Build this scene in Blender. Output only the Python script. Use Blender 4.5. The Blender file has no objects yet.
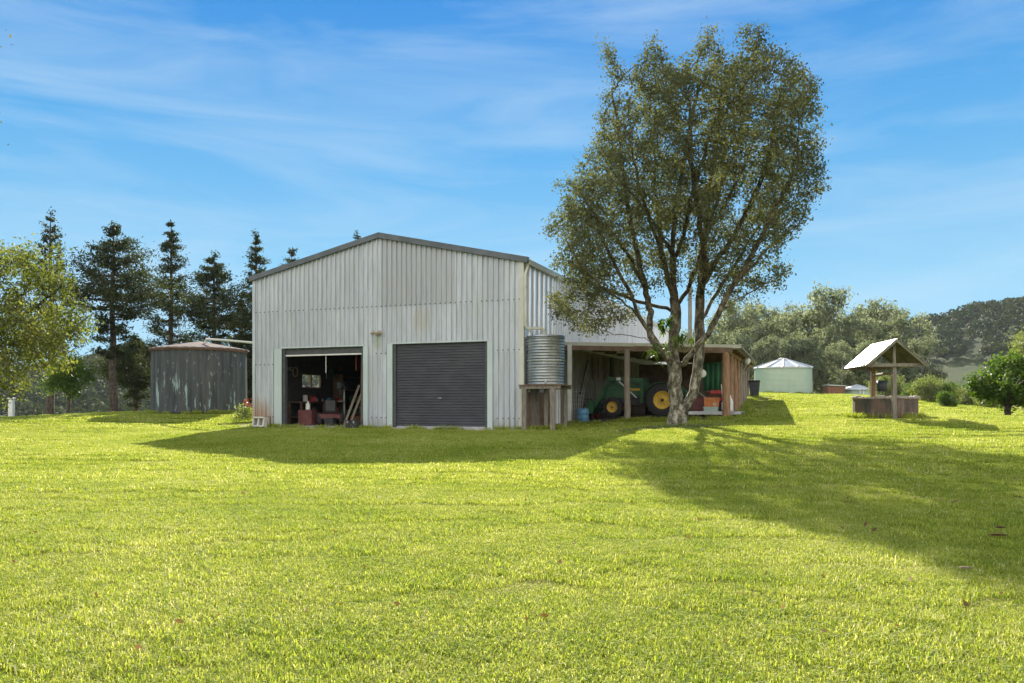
import bpy, math, random
import numpy as np
from mathutils import Vector, Matrix, noise as mn

SC = bpy.context.scene
COL = SC.collection
F = 800.0; CX = 512.0; HY = 405.0; ZC = 1.55
R = math.radians
random.seed(7)
RNG = np.random.default_rng(11)

def P(px, py, D):
    return Vector(((px-CX)/F*D, D, ZC+(HY-py)/F*D))

# ------------------------------------------------------------------ terrain height
CP = [(0,4,-1.5),(-6,6,-1.5),(6,6,-1.45),(0,0,-1.55),(-15,10,-1.42),(15,10,-1.2),(0,15,-1.2),(0,-15,-1.7),(-30,0,-1.7),(30,0,-1.4),
      (0.43,27.3,-.84),(-10,31.4,-.84),(-5,29,-.84),(5.2,26.2,-.73),(2,31,-.79),(4.5,29.9,-.58),(7.8,28.5,-.52),(12,26,-.36),
      (14.4,47,.48),(20,62,.92),(28,66,.78),(19,31,-.45),(24,44,-.12),(-14,36,-.34),(-25,40,-.65),(-13,22,-.97),(-5,45,-.3),
      (5,60,.5),(-20,20,-1.1),(-50,35,-1.0),(40,40,-.8),(40,70,.2)]
_c = np.array(CP, float)
def _phi(r2):
    return np.where(r2 > 1e-9, r2*np.log(np.maximum(r2, 1e-12))*.5, 0)
_n = len(_c)
_K = _phi(((_c[:,None,:2]-_c[None,:,:2])**2).sum(-1)) + np.eye(_n)*4.0
_A = np.zeros((_n+3,_n+3)); _A[:_n,:_n]=_K; _A[:_n,_n]=1; _A[:_n,_n+1:]=_c[:,:2]; _A[_n,:_n]=1; _A[_n+1:,:_n]=_c[:,:2].T
_w = np.linalg.solve(_A, np.concatenate([_c[:,2], np.zeros(3)]))
LAWN = np.array([(-60,-40),(-60,40),(-26,42),(-12,46),(0,66),(14,70),(36,70),(33,56),(28.5,47),(25,38),(24.5,25),(30,10),(45,-40)], float)
def seg_dist(p, a, b):
    d = b-a; t = np.clip(((p-a)@d)/(d@d), 0, 1)
    return np.sqrt((((a+t[:,None]*d)-p)**2).sum(-1))
def inside(p, poly):
    x, y = p[:,0], p[:,1]; r = np.zeros(len(p), bool); n = len(poly)
    for i in range(n):
        x1,y1 = poly[i]; x2,y2 = poly[(i+1)%n]
        c = ((y1>y) != (y2>y)); xi = (x2-x1)*(y-y1)/((y2-y1) or 1e-9)+x1
        r ^= c & (x < xi)
    return r
def poly_out(p, poly):
    d = np.full(len(p), 1e9)
    for i in range(len(poly)): d = np.minimum(d, seg_dist(p, poly[i], poly[(i+1)%len(poly)]))
    return np.where(inside(p, poly), -d, d)
# shed frame
TH = math.atan2(-.362, .932)
U = np.array([math.cos(TH), math.sin(TH)]); V = np.array([-math.sin(TH), math.cos(TH)])
S0 = np.array([.43, 27.3]); SW, SL = 11.3, 30.0
def sh(u, v): return S0 + U*u + V*v
FOOT = np.array([sh(-SW-.05,.0), sh(.05,.0), sh(.05,SL), sh(-SW-.05,SL)])
LV = np.array([.32,.947]); LV = LV/np.linalg.norm(LV)
LF0 = sh(.0, 4.0); LF1 = sh(6.6, 4.0)
LEAN = np.array([LF0+U*0, LF1, LF1+LV*19.5, sh(0, 24)])
RID = [(-2,.04),(-.9,.035),(-.64,.040),(-.54,.050),(-.48,.066),(-.40,.055),(-.2,.05),(0,.05),(.2,.07),(.3,.098),(.38,.10),(.42,.096),(.445,.108),(.49,.092),(.53,.096),(.58,.107),(.64,.111),(.8,.105),(1.2,.1),(3,.08)]
def sstep(a, b, x):
    t = np.clip((x-a)/(b-a), 0, 1); return t*t*(3-2*t)
def gz(p, far=True):
    """world ground height at Nx2 points"""
    p = np.atleast_2d(np.asarray(p, float))
    q = p.copy(); q[:,0] = np.clip(q[:,0], -60, 50); q[:,1] = np.clip(q[:,1], -40, 80)
    z = _phi(((q[:,None,:]-_c[None,:,:2])**2).sum(-1))@_w[:_n] + _w[_n] + q@_w[_n+1:]
    d = np.maximum(poly_out(p, LAWN), 0)
    drop = .16*d*d/(d+7.0)
    drop = 15*np.tanh(drop/15)
    z = z - drop
    k = sstep(25, 90, d); z = z*(1-k) + (-15)*k
    D = np.maximum(p[:,1], 1); r = p[:,0]/D
    rd = np.hypot(p[:,0], p[:,1])
    hr = np.interp(np.where(p[:,1]>0, r, 3), [a for a,b in RID], [b for a,b in RID])*700+15-8
    z = z + hr*sstep(280, 700, rd)*np.where(p[:,1]>-200,1,.5) - 60*sstep(900,2500,rd)
    # pad cut into the slope
    e = poly_out(p, FOOT)
    z = np.where(e < .35, np.minimum(z, -.95), z)
    return z + ZC
def g1(x, y): return float(gz([(x,y)])[0])

# ------------------------------------------------------------------ mesh helper
class MB:
    def __init__(s): s.v=[]; s.f=[]; s.sm=[]
    def add(s, vs, fs, smooth=False):
        o=len(s.v); s.v += [tuple(v) for v in vs]; s.f += [tuple(i+o for i in f) for f in fs]; s.sm += [smooth]*len(fs); return s
    def box(s, c, size, rot=None, bev=0.0):
        hx,hy,hz=[k/2 for k in size]; c=Vector(c)
        if bev<=0:
            vs=[Vector((x*hx,y*hy,z*hz)) for x in(-1,1) for y in(-1,1) for z in(-1,1)]
            fs=[(0,1,3,2),(4,6,7,5),(0,4,5,1),(2,3,7,6),(0,2,6,4),(1,5,7,3)]
        else:
            b=min(bev,hx*.9,hy*.9,hz*.9); vs=[];fs=[]
            # chamfered vertical prism + chamfered caps
            def ring(k,z):
                return [Vector(t) for t in ((-hx+b+k,-hy+k,z),(hx-b-k,-hy+k,z),(hx-k,-hy+b+k,z),(hx-k,hy-b-k,z),(hx-b-k,hy-k,z),(-hx+b+k,hy-k,z),(-hx+k,hy-b-k,z),(-hx+k,-hy+b+k,z))]
            q=b*.6
            for k,z in((q,-hz),(0,-hz+q),(0,hz-q),(q,hz)): vs+=ring(k,z)
            for j in range(3):
                for i in range(8): fs.append((j*8+i,j*8+(i+1)%8,(j+1)*8+(i+1)%8,(j+1)*8+i))
            fs.append(tuple(range(7,-1,-1))); fs.append(tuple(range(24,32)))
        if rot is not None: vs=[rot@v for v in vs]
        return s.add([v+c for v in vs],fs)
    def bar(s, a, b, w, h, up=(0,0,1)):
        a=Vector(a);b=Vector(b);d=(b-a);L=d.length;d.normalize();up=Vector(up)
        x=d.cross(up)
        if x.length<1e-4: x=d.cross(Vector((1,0,0)))
        x.normalize(); y=x.cross(d)
        M=Matrix((x,d,y)).transposed()
        return s.box((a+b)/2,(w,L,h),M)
    def tube(s, pts, rad, n=8, cap=True, smooth=True):
        pts=[Vector(p) for p in pts]
        if not hasattr(rad,'__len__'): rad=[rad]*len(pts)
        vs=[];fs=[];up=None
        for i,p in enumerate(pts):
            d=(pts[min(i+1,len(pts)-1)]-pts[max(i-1,0)]).normalized()
            if up is None: up=Vector((0,0,1)) if abs(d.z)<.9 else Vector((1,0,0))
            x=d.cross(up)
            if x.length<1e-5: x=d.cross(Vector((0,1,0)))
            x.normalize(); y=x.cross(d).normalized(); up=y
            for k in range(n):
                a=2*math.pi*k/n; vs.append(p+(x*math.cos(a)+y*math.sin(a))*rad[i])
        for i in range(len(pts)-1):
            for k in range(n): fs.append((i*n+k,i*n+(k+1)%n,(i+1)*n+(k+1)%n,(i+1)*n+k))
        s.add(vs,fs,smooth)
        if cap: s.add(vs[:n],[tuple(range(n-1,-1,-1))]); s.add(vs[-n:],[tuple(range(n))])
        return s
    def lathe(s, prof, c, n=32, smooth=True, axis=None, capb=False, capt=False):
        c=Vector(c);vs=[];fs=[]
        for r,z in prof:
            for k in range(n):
                a=2*math.pi*k/n; v=Vector((r*math.cos(a),r*math.sin(a),z))
                if axis is not None: v=axis@v
                vs.append(c+v)
        m=len(prof)
        for i in range(m-1):
            for k in range(n): fs.append((i*n+k,i*n+(k+1)%n,(i+1)*n+(k+1)%n,(i+1)*n+k))
        if capb: fs.append(tuple(range(n-1,-1,-1)))
        if capt: fs.append(tuple((m-1)*n+k for k in range(n)))
        return s.add(vs,fs,smooth)
    def prism(s, poly, d):
        """polygon of 3D points extruded by vector d"""
        d=Vector(d);n=len(poly);a=[Vector(p) for p in poly];vs=a+[p+d for p in a]
        fs=[tuple(range(n-1,-1,-1)),tuple(range(n,2*n))]+[(i,(i+1)%n,n+(i+1)%n,n+i) for i in range(n)]
        return s.add(vs,fs)
    def quad(s,*p): return s.add(p,[tuple(range(len(p)))])
def obj(name, mb, mat, parent=None, world=False, **kw):
    me=bpy.data.meshes.new(name); v=mb.v
    if world and parent is not None:
        l=parent['_org'] if '_org' in parent else parent.location
        v=[(a[0]-l[0],a[1]-l[1],a[2]-l[2]) for a in v]
    me.from_pydata(v,[],mb.f); me.polygons.foreach_set('use_smooth',mb.sm); me.materials.append(mat); me.update()
    o=bpy.data.objects.new(name,me); COL.objects.link(o)
    if parent is not None: o.parent=parent
    if world and parent is not None and parent.type=='MESH': pass
    for k,x in kw.items(): o[k]=x
    return o
def thing(name,label,cat,loc,rz=0,group=None):
    o=bpy.data.objects.new(name,None); COL.objects.link(o); o.location=loc; o.rotation_euler=(0,0,rz)
    o.empty_display_size=.2
    o['label']=label;o['category']=cat
    if group:o['group']=group
    return o
def tag(o,label,cat,group=None):
    o['label']=label;o['category']=cat
    if group:o['group']=group
    return o
def solo(name,mb,mat,label,cat,loc=None,group=None):
    """a thing that is one mesh; vertices in world space, origin moved to its base"""
    a=np.array(mb.v); 
    if loc is None: loc=((a[:,0].min()+a[:,0].max())/2,(a[:,1].min()+a[:,1].max())/2,a[:,2].min())
    mb.v=[tuple(q) for q in a-np.array(loc)]
    o=obj(name,mb,mat); o.location=loc
    return tag(o,label,cat,group)
def dup(root,loc,rz=0,scale=1,label=None,group=None):
    r=root.copy(); COL.objects.link(r); r.location=loc; r.rotation_euler=(0,0,rz); r.scale=(scale,)*3 if not hasattr(scale,'__len__') else scale
    if label:r['label']=label
    if group:r['group']=group
    for ch in list(root.children):
        c=ch.copy(); COL.objects.link(c); c.parent=r
        for g in ch.children:
            d=g.copy(); COL.objects.link(d); d.parent=c
    return r

# ------------------------------------------------------------------ materials
def newmat(name):
    m=bpy.data.materials.new(name); m.use_nodes=True; nt=m.node_tree
    return m,nt,nt.nodes,nt.links,nt.nodes['Principled BSDF']
def ramp(N,stops):
    r=N.new('ShaderNodeValToRGB'); e=r.color_ramp.elements
    while len(e)<len(stops): e.new(.5)
    for i,(p,c) in enumerate(stops):
        e[i].position=p; e[i].color=(c[0],c[1],c[2],1)
    return r
def mixc(N,L,a,b,fac,mode='MIX'):
    m=N.new('ShaderNodeMix'); m.data_type='RGBA'; m.blend_type=mode
    for s,x in ((m.inputs[0],fac),(m.inputs[6],a),(m.inputs[7],b)):
        if hasattr(x,'links'): L.new(x,s)
        elif isinstance(x,(int,float)): s.default_value=x
        else: s.default_value=(x[0],x[1],x[2],1)
    return m.outputs[2]
def noise(N,L,scale,vec=None,detail=4,rough=.6,stretch=None,coord='Object'):
    t=N.new('ShaderNodeTexCoord'); n=N.new('ShaderNodeTexNoise'); n.inputs['Scale'].default_value=scale; n.inputs['Detail'].default_value=detail; n.inputs['Roughness'].default_value=rough
    src=t.outputs['Object' if coord=='World' else coord] if vec is None else vec
    if coord=='World': 
        g=N.new('ShaderNodeNewGeometry'); src=g.outputs['Position']
    if stretch:
        mp=N.new('ShaderNodeMapping'); mp.inputs['Scale'].default_value=stretch; L.new(src,mp.inputs[0]); src=mp.outputs[0]
    L.new(src,n.inputs['Vector']); return n.outputs[0]
def mat_simple(name,c1,c2,rough=.6,metal=0,scale=6,stretch=None,bump=.0,bscale=30,spec=.5,lo=.35,hi=.65):
    m,nt,N,L,B=newmat(name)
    n=noise(N,L,scale,stretch=stretch); r=ramp(N,[(lo,c1),(hi,c2)]); L.new(n,r.inputs[0]); L.new(r.outputs[0],B.inputs['Base Color'])
    B.inputs['Roughness'].default_value=rough; B.inputs['Metallic'].default_value=metal; B.inputs['Specular IOR Level'].default_value=spec
    if bump:
        b=N.new('ShaderNodeBump'); b.inputs['Strength'].default_value=bump; b.inputs['Distance'].default_value=.02
        L.new(noise(N,L,bscale,stretch=stretch),b.inputs['Height']); L.new(b.outputs[0],B.inputs['Normal'])
    return m
def mat_leaf(name,cols,trans=.45,rough=.5,spec=.3,wscale=.5,tcol=None,gloss=True):
    m,nt,N,L,B=newmat(name)
    a=N.new('ShaderNodeAttribute'); a.attribute_name='rnd'
    n=noise(N,L,wscale,detail=2)
    mth=N.new('ShaderNodeMath'); mth.operation='MULTIPLY_ADD'; mth.inputs[1].default_value=.9; L.new(n,mth.inputs[0])
    m2=N.new('ShaderNodeMath'); m2.operation='MULTIPLY_ADD'; m2.inputs[1].default_value=.6; L.new(a.outputs['Fac'],m2.inputs[0]); m2.inputs[2].default_value=-.27
    L.new(m2.outputs[0],mth.inputs[2])
    r=ramp(N,[(i/(len(cols)-1),c) for i,c in enumerate(cols)]); L.new(mth.outputs[0],r.inputs[0])
    L.new(r.outputs[0],B.inputs['Base Color']); B.inputs['Roughness'].default_value=rough; B.inputs['Specular IOR Level'].default_value=spec
    t=N.new('ShaderNodeBsdfTranslucent')
    L.new(mixc(N,L,r.outputs[0],tcol or (1.5,1.6,.5),1,'MULTIPLY'),t.inputs[0])
    mx=N.new('ShaderNodeMixShader'); mx.inputs[0].default_value=trans; L.new(B.outputs[0],mx.inputs[1]); L.new(t.outputs[0],mx.inputs[2])
    L.new(mx.outputs[0],N['Material Output'].inputs[0])
    return m

# cladding
def mat_clad(name,c1,c2,axis='X',rust=True):
    m,nt,N,L,B=newmat(name)
    tc=N.new('ShaderNodeTexCoord'); sp=N.new('ShaderNodeSeparateXYZ'); L.new(tc.outputs['Object'],sp.inputs[0])
    ax=sp.outputs[axis]
    def math_(op,a,b=None,c=None):
        k=N.new('ShaderNodeMath'); k.operation=op
        for i,x in enumerate((a,b,c)):
            if x is None: continue
            if hasattr(x,'links'): L.new(x,k.inputs[i])
            else: k.inputs[i].default_value=x
        return k.outputs[0]
    sh_=math_('FLOOR',math_('DIVIDE',ax,.8))
    row=math_('ADD',math_('GREATER_THAN',sp.outputs['Z'],4.37),math_('GREATER_THAN',sp.outputs['Z'],2.64))
    cb=N.new('ShaderNodeCombineXYZ'); L.new(sh_,cb.inputs[0]); L.new(row,cb.inputs[1])
    wn=N.new('ShaderNodeTexWhiteNoise'); wn.noise_dimensions='3D'; L.new(cb.outputs[0],wn.inputs['Vector'])
    base=mixc(N,L,c1,c2,wn.outputs['Value'])
    # vertical weathering streaks
    st=noise(N,L,3.0,stretch=(3,3,.22),detail=6,rough=.7)
    r=ramp(N,[(.42,(0,0,0)),(.72,(1,1,1))]); L.new(st,r.inputs[0])
    base=mixc(N,L,base,(c1[0]*.62,c1[1]*.62,c1[2]*.6),math_('MULTIPLY',r.outputs[0],.75))
    bl=noise(N,L,.9,detail=5); r2=ramp(N,[(.5,(0,0,0)),(.7,(1,1,1))]); L.new(bl,r2.inputs[0])
    base=mixc(N,L,base,(c1[0]*1.05,c1[1]*.98,c1[2]*.85),math_('MULTIPLY',r2.outputs[0],.4))
    # weathered upper sheets beside the ridge
    if axis=='X':
        inx=math_('MULTIPLY',math_('GREATER_THAN',ax,-5.62),math_('LESS_THAN',ax,-2.6)); inz=math_('GREATER_THAN',sp.outputs['Z'],4.38)
        w=math_('MULTIPLY',math_('MULTIPLY',inx,inz),.45)
        base=mixc(N,L,base,(.31,.32,.31),w)
        # rust rising from ground at far end + orange smear
        dx=math_('ADD',ax,11.1); dz=sp.outputs['Z']
        dd=math_('ADD',math_('POWER',math_('DIVIDE',dx,.9),2),math_('POWER',math_('DIVIDE',dz,1.1),2))
        rr=ramp(N,[(.1,(1,1,1)),(1,(0,0,0))]); L.new(math_('MULTIPLY',dd,math_('ADD',bl,.4)),rr.inputs[0])
        base=mixc(N,L,base,(.38,.2,.09),math_('MULTIPLY',rr.outputs[0],.75))
        # dirt splash along the bottom
        sp2=math_('MULTIPLY_ADD',math_('SUBTRACT',.45,dz),1.5,math_('SUBTRACT',st,.6))
        rr=ramp(N,[(.0,(0,0,0)),(.6,(1,1,1))]); L.new(sp2,rr.inputs[0])
        base=mixc(N,L,base,(.2,.2,.15),math_('MULTIPLY',rr.outputs[0],.5))
        # green algae under the light
        dx=math_('ADD',ax,5.75); dd=math_('ADD',math_('POWER',math_('DIVIDE',dx,.2),2),math_('POWER',math_('DIVIDE',math_('SUBTRACT',dz,3.12),.35),2))
        rr=ramp(N,[(.1,(1,1,1)),(1,(0,0,0))]); L.new(dd,rr.inputs[0]); base=mixc(N,L,base,(.27,.32,.14),math_('MULTIPLY',rr.outputs[0],.5))
        dx=math_('ADD',ax,3.9); dd=math_('ADD',math_('POWER',math_('DIVIDE',dx,.5),2),math_('POWER',math_('DIVIDE',math_('SUBTRACT',dz,3.9),.55),2))
        rr=ramp(N,[(.1,(1,1,1)),(1,(0,0,0))]); L.new(math_('MULTIPLY',dd,math_('ADD',bl,.5)),rr.inputs[0]); base=mixc(N,L,base,(.42,.38,.28),math_('MULTIPLY',rr.outputs[0],.4))
    L.new(base,B.inputs['Base Color']); B.inputs['Metallic'].default_value=.15; B.inputs['Roughness'].default_value=.48
    b=N.new('ShaderNodeBump'); b.inputs['Strength'].default_value=.15; b.inputs['Distance'].default_value=.03; L.new(noise(N,L,2.5,detail=2),b.inputs['Height']); L.new(b.outputs[0],B.inputs['Normal'])
    return m

M={}
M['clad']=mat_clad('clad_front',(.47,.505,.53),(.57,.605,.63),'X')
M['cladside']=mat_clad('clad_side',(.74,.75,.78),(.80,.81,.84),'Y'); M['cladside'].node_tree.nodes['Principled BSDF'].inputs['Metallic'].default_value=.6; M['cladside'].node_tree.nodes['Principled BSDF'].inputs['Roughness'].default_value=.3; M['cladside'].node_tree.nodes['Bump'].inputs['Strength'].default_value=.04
M['flash']=mat_simple('flashing',(.42,.49,.47),(.50,.57,.55),.5,.1,2,(1,1,.3))
M['cream']=mat_simple('cream_trim',(.50,.50,.40),(.58,.57,.47),.5,0,3)
M['cap']=mat_simple('barge_cap',(.07,.085,.088),(.11,.125,.13),.5,.2,2)
M['roofm']=mat_simple('roof_metal',(.55,.56,.56),(.65,.66,.66),.4,.3,1.5)
M['char']=mat_simple('charcoal_roller',(.040,.043,.050),(.060,.064,.072),.45,.1,1.2,(1,1,3))
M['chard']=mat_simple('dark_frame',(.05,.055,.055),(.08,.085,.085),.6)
M['steel']=mat_simple('steel',(.35,.36,.36),(.5,.5,.5),.4,.7,5)
M['galv']=mat_simple('galv_tank',(.30,.32,.31),(.44,.46,.45),.32,.75,2.2,(1,1,2))
M['conc']=mat_simple('concrete',(.30,.29,.26),(.42,.40,.36),.9,0,5,None,.3)
M['dirt']=mat_simple('dirt',(.10,.075,.05),(.17,.13,.09),.95,0,3,None,.6,25)
M['log']=mat_simple('log_post',(.22,.12,.06),(.36,.22,.12),.8,0,6,(3,3,.5),.4,20)
M['loggrey']=mat_simple('log_grey',(.19,.155,.12),(.30,.255,.20),.85,0,6,(3,3,.5),.4,20)
M['timber']=mat_simple('timber_beam',(.12,.075,.045),(.22,.145,.09),.8,0,4,None,.3)
M['tgrey']=mat_simple('timber_grey',(.12,.105,.08),(.25,.22,.17),.85,0,7,(4,4,.5),.4,30)
M['white']=mat_simple('white_paint',(.62,.62,.56),(.74,.74,.68),.5,0,4)
M['green']=mat_simple('tractor_green',(.012,.085,.028),(.05,.12,.05),.45,0,5,None,.05,lo=.4,hi=.8)
M['yellow']=mat_simple('rim_yellow',(.62,.38,.02),(.30,.22,.08),.5,0,7,lo=.45,hi=.8)
M['rubber']=mat_simple('rubber',(.015,.015,.016),(.035,.033,.03),.85,0,10,None,.4)
M['black']=mat_simple('black_plastic',(.018,.018,.02),(.035,.035,.035),.5,0,5)
M['blue']=mat_simple('blue_plastic',(.06,.18,.30),(.10,.24,.38),.45,0,5)
M['red']=mat_simple('red_paint',(.28,.02,.02),(.4,.04,.03),.45,0,5)
M['maroon']=mat_simple('maroon_box',(.10,.03,.028),(.15,.05,.045),.7,0,5)
M['orange']=mat_simple('orange_plastic',(.50,.14,.03),(.60,.22,.07),.6,0,6)
M['teal']=mat_simple('pale_teal',(.32,.42,.37),(.42,.52,.46),.6,0,5)
M['tarp']=mat_simple('green_cloth',(.03,.12,.06),(.06,.2,.09),.85,0,4,(4,4,.3),.3,8)
M['bin']=mat_simple('bin_dark',(.035,.045,.055),(.055,.065,.075),.55,0,4)
M['gtank']=mat_simple('green_tank',(.34,.43,.33),(.40,.49,.39),.45,.1,1.2,(1,1,.4))
M['gtroof']=mat_simple('tank_roof',(.40,.42,.40),(.52,.54,.51),.4,.3,2)
M['rust']=mat_simple('rust',(.14,.065,.035),(.26,.13,.07),.85,.1,8,None,.4)
M['rroof']=mat_simple('rust_pink_roof',(.115,.088,.078),(.17,.14,.125),.95,0,2.5,(1,1,1),.2,spec=.1)
M['wroof']=mat_simple('well_roof',(.25,.245,.245),(.37,.36,.36),.5,.3,2)
M['wunder']=mat_simple('well_roof_under',(.13,.12,.07),(.2,.19,.12),.8,0,4)
M['stone']=mat_simple('stone',(.22,.19,.15),(.38,.33,.27),.9,0,9,None,.6,18)
M['paleblock']=mat_simple('pale_block',(.46,.44,.38),(.58,.56,.5),.9,0,6,None,.3)
M['oldlining']=mat_simple('old_lining',(.15,.145,.11),(.27,.255,.19),.8,0,3,(2,2,.6),.2)  # cream toned down, lean-to shade is in the colour
M['glass']=mat_simple('dusty_glass',(.6,.62,.6),(.7,.7,.68),.2)
M['flower']=mat_simple('red_petal',(.55,.03,.04),(.7,.06,.07),.5)
M['brass']=mat_simple('old_brass',(.25,.2,.1),(.5,.44,.3),.6,.2,20)
M['wood']=mat_simple('plain_board',(.34,.26,.17),(.46,.36,.25),.7,0,5,(4,4,.5))

# old concrete tank with streaks
def mat_oldtank():
    m,nt,N,L,B=newmat('old_tank')
    tc=N.new('ShaderNodeTexCoord'); sp=N.new('ShaderNodeSeparateXYZ'); L.new(tc.outputs['Object'],sp.inputs[0])
    at=N.new('ShaderNodeMath'); at.operation='ARCTAN2'; L.new(sp.outputs[1],at.inputs[0]); L.new(sp.outputs[0],at.inputs[1])
    cb=N.new('ShaderNodeCombineXYZ'); L.new(at.outputs[0],cb.inputs[0]); L.new(sp.outputs[2],cb.inputs[2])
    def nz(sx,sz,det,w=0):
        mp=N.new('ShaderNodeMapping'); mp.inputs['Scale'].default_value=(sx,1,sz); mp.inputs['Location'].default_value=(w,0,w); L.new(cb.outputs[0],mp.inputs[0])
        n=N.new('ShaderNodeTexNoise'); n.inputs['Scale'].default_value=1; n.inputs['Detail'].default_value=det; n.inputs['Roughness'].default_value=.65; L.new(mp.outputs[0],n.inputs[0]); return n.outputs[0]
    r=ramp(N,[(.3,(.024,.030,.032)),(.5,(.056,.066,.069)),(.62,(.085,.085,.078)),(.75,(.13,.125,.115))]); L.new(nz(9,.35,6),r.inputs[0])
    r2=ramp(N,[(.60,(0,0,0)),(.63,(1,1,1))]); L.new(nz(8,.5,3,7),r2.inputs[0])
    zm=N.new('ShaderNodeMapRange'); zm.inputs[1].default_value=2.3; zm.inputs[2].default_value=1.2; L.new(sp.outputs[2],zm.inputs[0])
    mm=N.new('ShaderNodeMath'); mm.operation='MULTIPLY'; L.new(r2.outputs[0],mm.inputs[0]); L.new(zm.outputs[0],mm.inputs[1])
    c=mixc(N,L,r.outputs[0],(.26,.36,.33),mm.outputs[0])
    r3=ramp(N,[(.6,(0,0,0)),(.64,(1,1,1))]); L.new(nz(14,2.5,5,3),r3.inputs[0])
    m3=N.new('ShaderNodeMath'); m3.operation='MULTIPLY'; L.new(r3.outputs[0],m3.inputs[0]); m3.inputs[1].default_value=.6
    c=mixc(N,L,c,(.28,.31,.29),m3.outputs[0])
    L.new(c,B.inputs['Base Color']); B.inputs['Roughness'].default_value=.9
    b=N.new('ShaderNodeBump'); b.inputs['Strength'].default_value=.4; b.inputs['Distance'].default_value=.02; L.new(nz(12,4,6,1),b.inputs['Height']); L.new(b.outputs[0],B.inputs['Normal'])
    return m
M['oldtank']=mat_oldtank()
def mat_bark(name,a,b,c):
    m,nt,N,L,B=newmat(name)
    r=ramp(N,[(.41,a),(.50,b),(.60,c)]); L.new(noise(N,L,6,detail=7,rough=.8,stretch=(1,1,.55)),r.inputs[0]); L.new(r.outputs[0],B.inputs['Base Color'])
    B.inputs['Roughness'].default_value=.9
    bp=N.new('ShaderNodeBump'); bp.inputs['Strength'].default_value=.7; bp.inputs['Distance'].default_value=.03; L.new(noise(N,L,22,detail=5,stretch=(1,1,.35)),bp.inputs['Height']); L.new(bp.outputs[0],B.inputs['Normal'])
    return m
M['bark']=mat_bark('bark_lichen',(.030,.032,.016),(.13,.11,.07),(.36,.34,.27))
def bark_height(m,z0,z1):
    N=m.node_tree.nodes; L=m.node_tree.links; B=N['Principled BSDF']; src=B.inputs['Base Color'].links[0].from_socket
    tc=N.new('ShaderNodeTexCoord'); sp=N.new('ShaderNodeSeparateXYZ'); L.new(tc.outputs['Object'],sp.inputs[0]); mr=N.new('ShaderNodeMapRange'); mr.inputs[1].default_value=z0; mr.inputs[2].default_value=z1; L.new(sp.outputs[2],mr.inputs[0])
    L.new(mixc(N,L,src,mixc(N,L,src,(.42,.36,.24),1,'MULTIPLY'),mr.outputs[0]),B.inputs['Base Color'])
bark_height(M['bark'],1.8,4.5)
M['barkdark']=mat_bark('bark_dark',(.03,.022,.018),(.07,.05,.04),(.12,.09,.07))
M['barkgum']=mat_bark('bark_gum',(.16,.14,.12),(.3,.28,.25),(.45,.43,.39))
M['leafhero']=mat_leaf('leaf_hero',[(.042,.050,.027),(.088,.096,.050),(.145,.148,.075),(.25,.24,.14)],.42,.8,.1,.35,(1.3,1.35,.65))
M['leafyel']=mat_leaf('leaf_yellow',[(.042,.058,.022),(.09,.108,.034),(.16,.165,.055),(.27,.25,.12)],.5,.6,.15,.35)
M['leafpine']=mat_leaf('leaf_pine',[(.014,.022,.012),(.032,.044,.022),(.056,.068,.032),(.10,.10,.05)],.25,.7,.12,.5)
M['leafgum']=mat_leaf('leaf_gum',[(.05,.065,.042),(.125,.15,.10),(.25,.28,.205),(.52,.54,.46)],.48,.65,.15,.35,(1.3,1.3,.75))
M['leafgreen']=mat_leaf('leaf_green',[(.02,.045,.01),(.05,.095,.016),(.10,.155,.025),(.18,.22,.05)],.45,.55,.2,.8)
M['leafpale']=mat_leaf('leaf_pale',[(.08,.11,.04),(.14,.17,.065),(.20,.22,.11),(.32,.32,.2)],.45,.6,.15,.6)
M['leafwood']=mat_leaf('leaf_wood',[(.010,.018,.006),(.022,.034,.009),(.042,.054,.016),(.085,.088,.032)],.25,.7,.15,.02)
def mat_grass():
    m,nt,N,L,B=newmat('grass_blade')
    a=N.new('ShaderNodeAttribute'); a.attribute_name='rnd'
    r=ramp(N,[(0,(.15,.23,.024)),(.45,(.345,.395,.052)),(.78,(.46,.475,.09)),(.9,(.58,.56,.24)),(1,(.70,.64,.38))]); 
    big=noise(N,L,.45,coord='World',detail=4); sm=noise(N,L,3.5,coord='World',detail=3)
    k=N.new('ShaderNodeMath'); k.operation='MULTIPLY_ADD'; k.inputs[1].default_value=1.0; k.inputs[2].default_value=-.50; L.new(big,k.inputs[0])
    k2=N.new('ShaderNodeMath'); k2.operation='MULTIPLY_ADD'; k2.inputs[1].default_value=.6; k2.inputs[2].default_value=-.32; L.new(sm,k2.inputs[0])
    s=N.new('ShaderNodeMath'); L.new(k.outputs[0],s.inputs[0]); L.new(k2.outputs[0],s.inputs[1])
    s2=N.new('ShaderNodeMath'); L.new(s.outputs[0],s2.inputs[0]); L.new(a.outputs['Fac'],s2.inputs[1]); s2.use_clamp=True
    L.new(s2.outputs[0],r.inputs[0]); L.new(r.outputs[0],B.inputs['Base Color']); B.inputs['Roughness'].default_value=.6; B.inputs['Specular IOR Level'].default_value=.2
    t=N.new('ShaderNodeBsdfTranslucent'); L.new(mixc(N,L,r.outputs[0],(1.2,1.2,.8),1,'MULTIPLY'),t.inputs[0])
    mx=N.new('ShaderNodeMixShader'); mx.inputs[0].default_value=.5; L.new(B.outputs[0],mx.inputs[1]); L.new(t.outputs[0],mx.inputs[2]); L.new(mx.outputs[0],N['Material Output'].inputs[0])
    return m
M['grass']=mat_grass()
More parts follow.
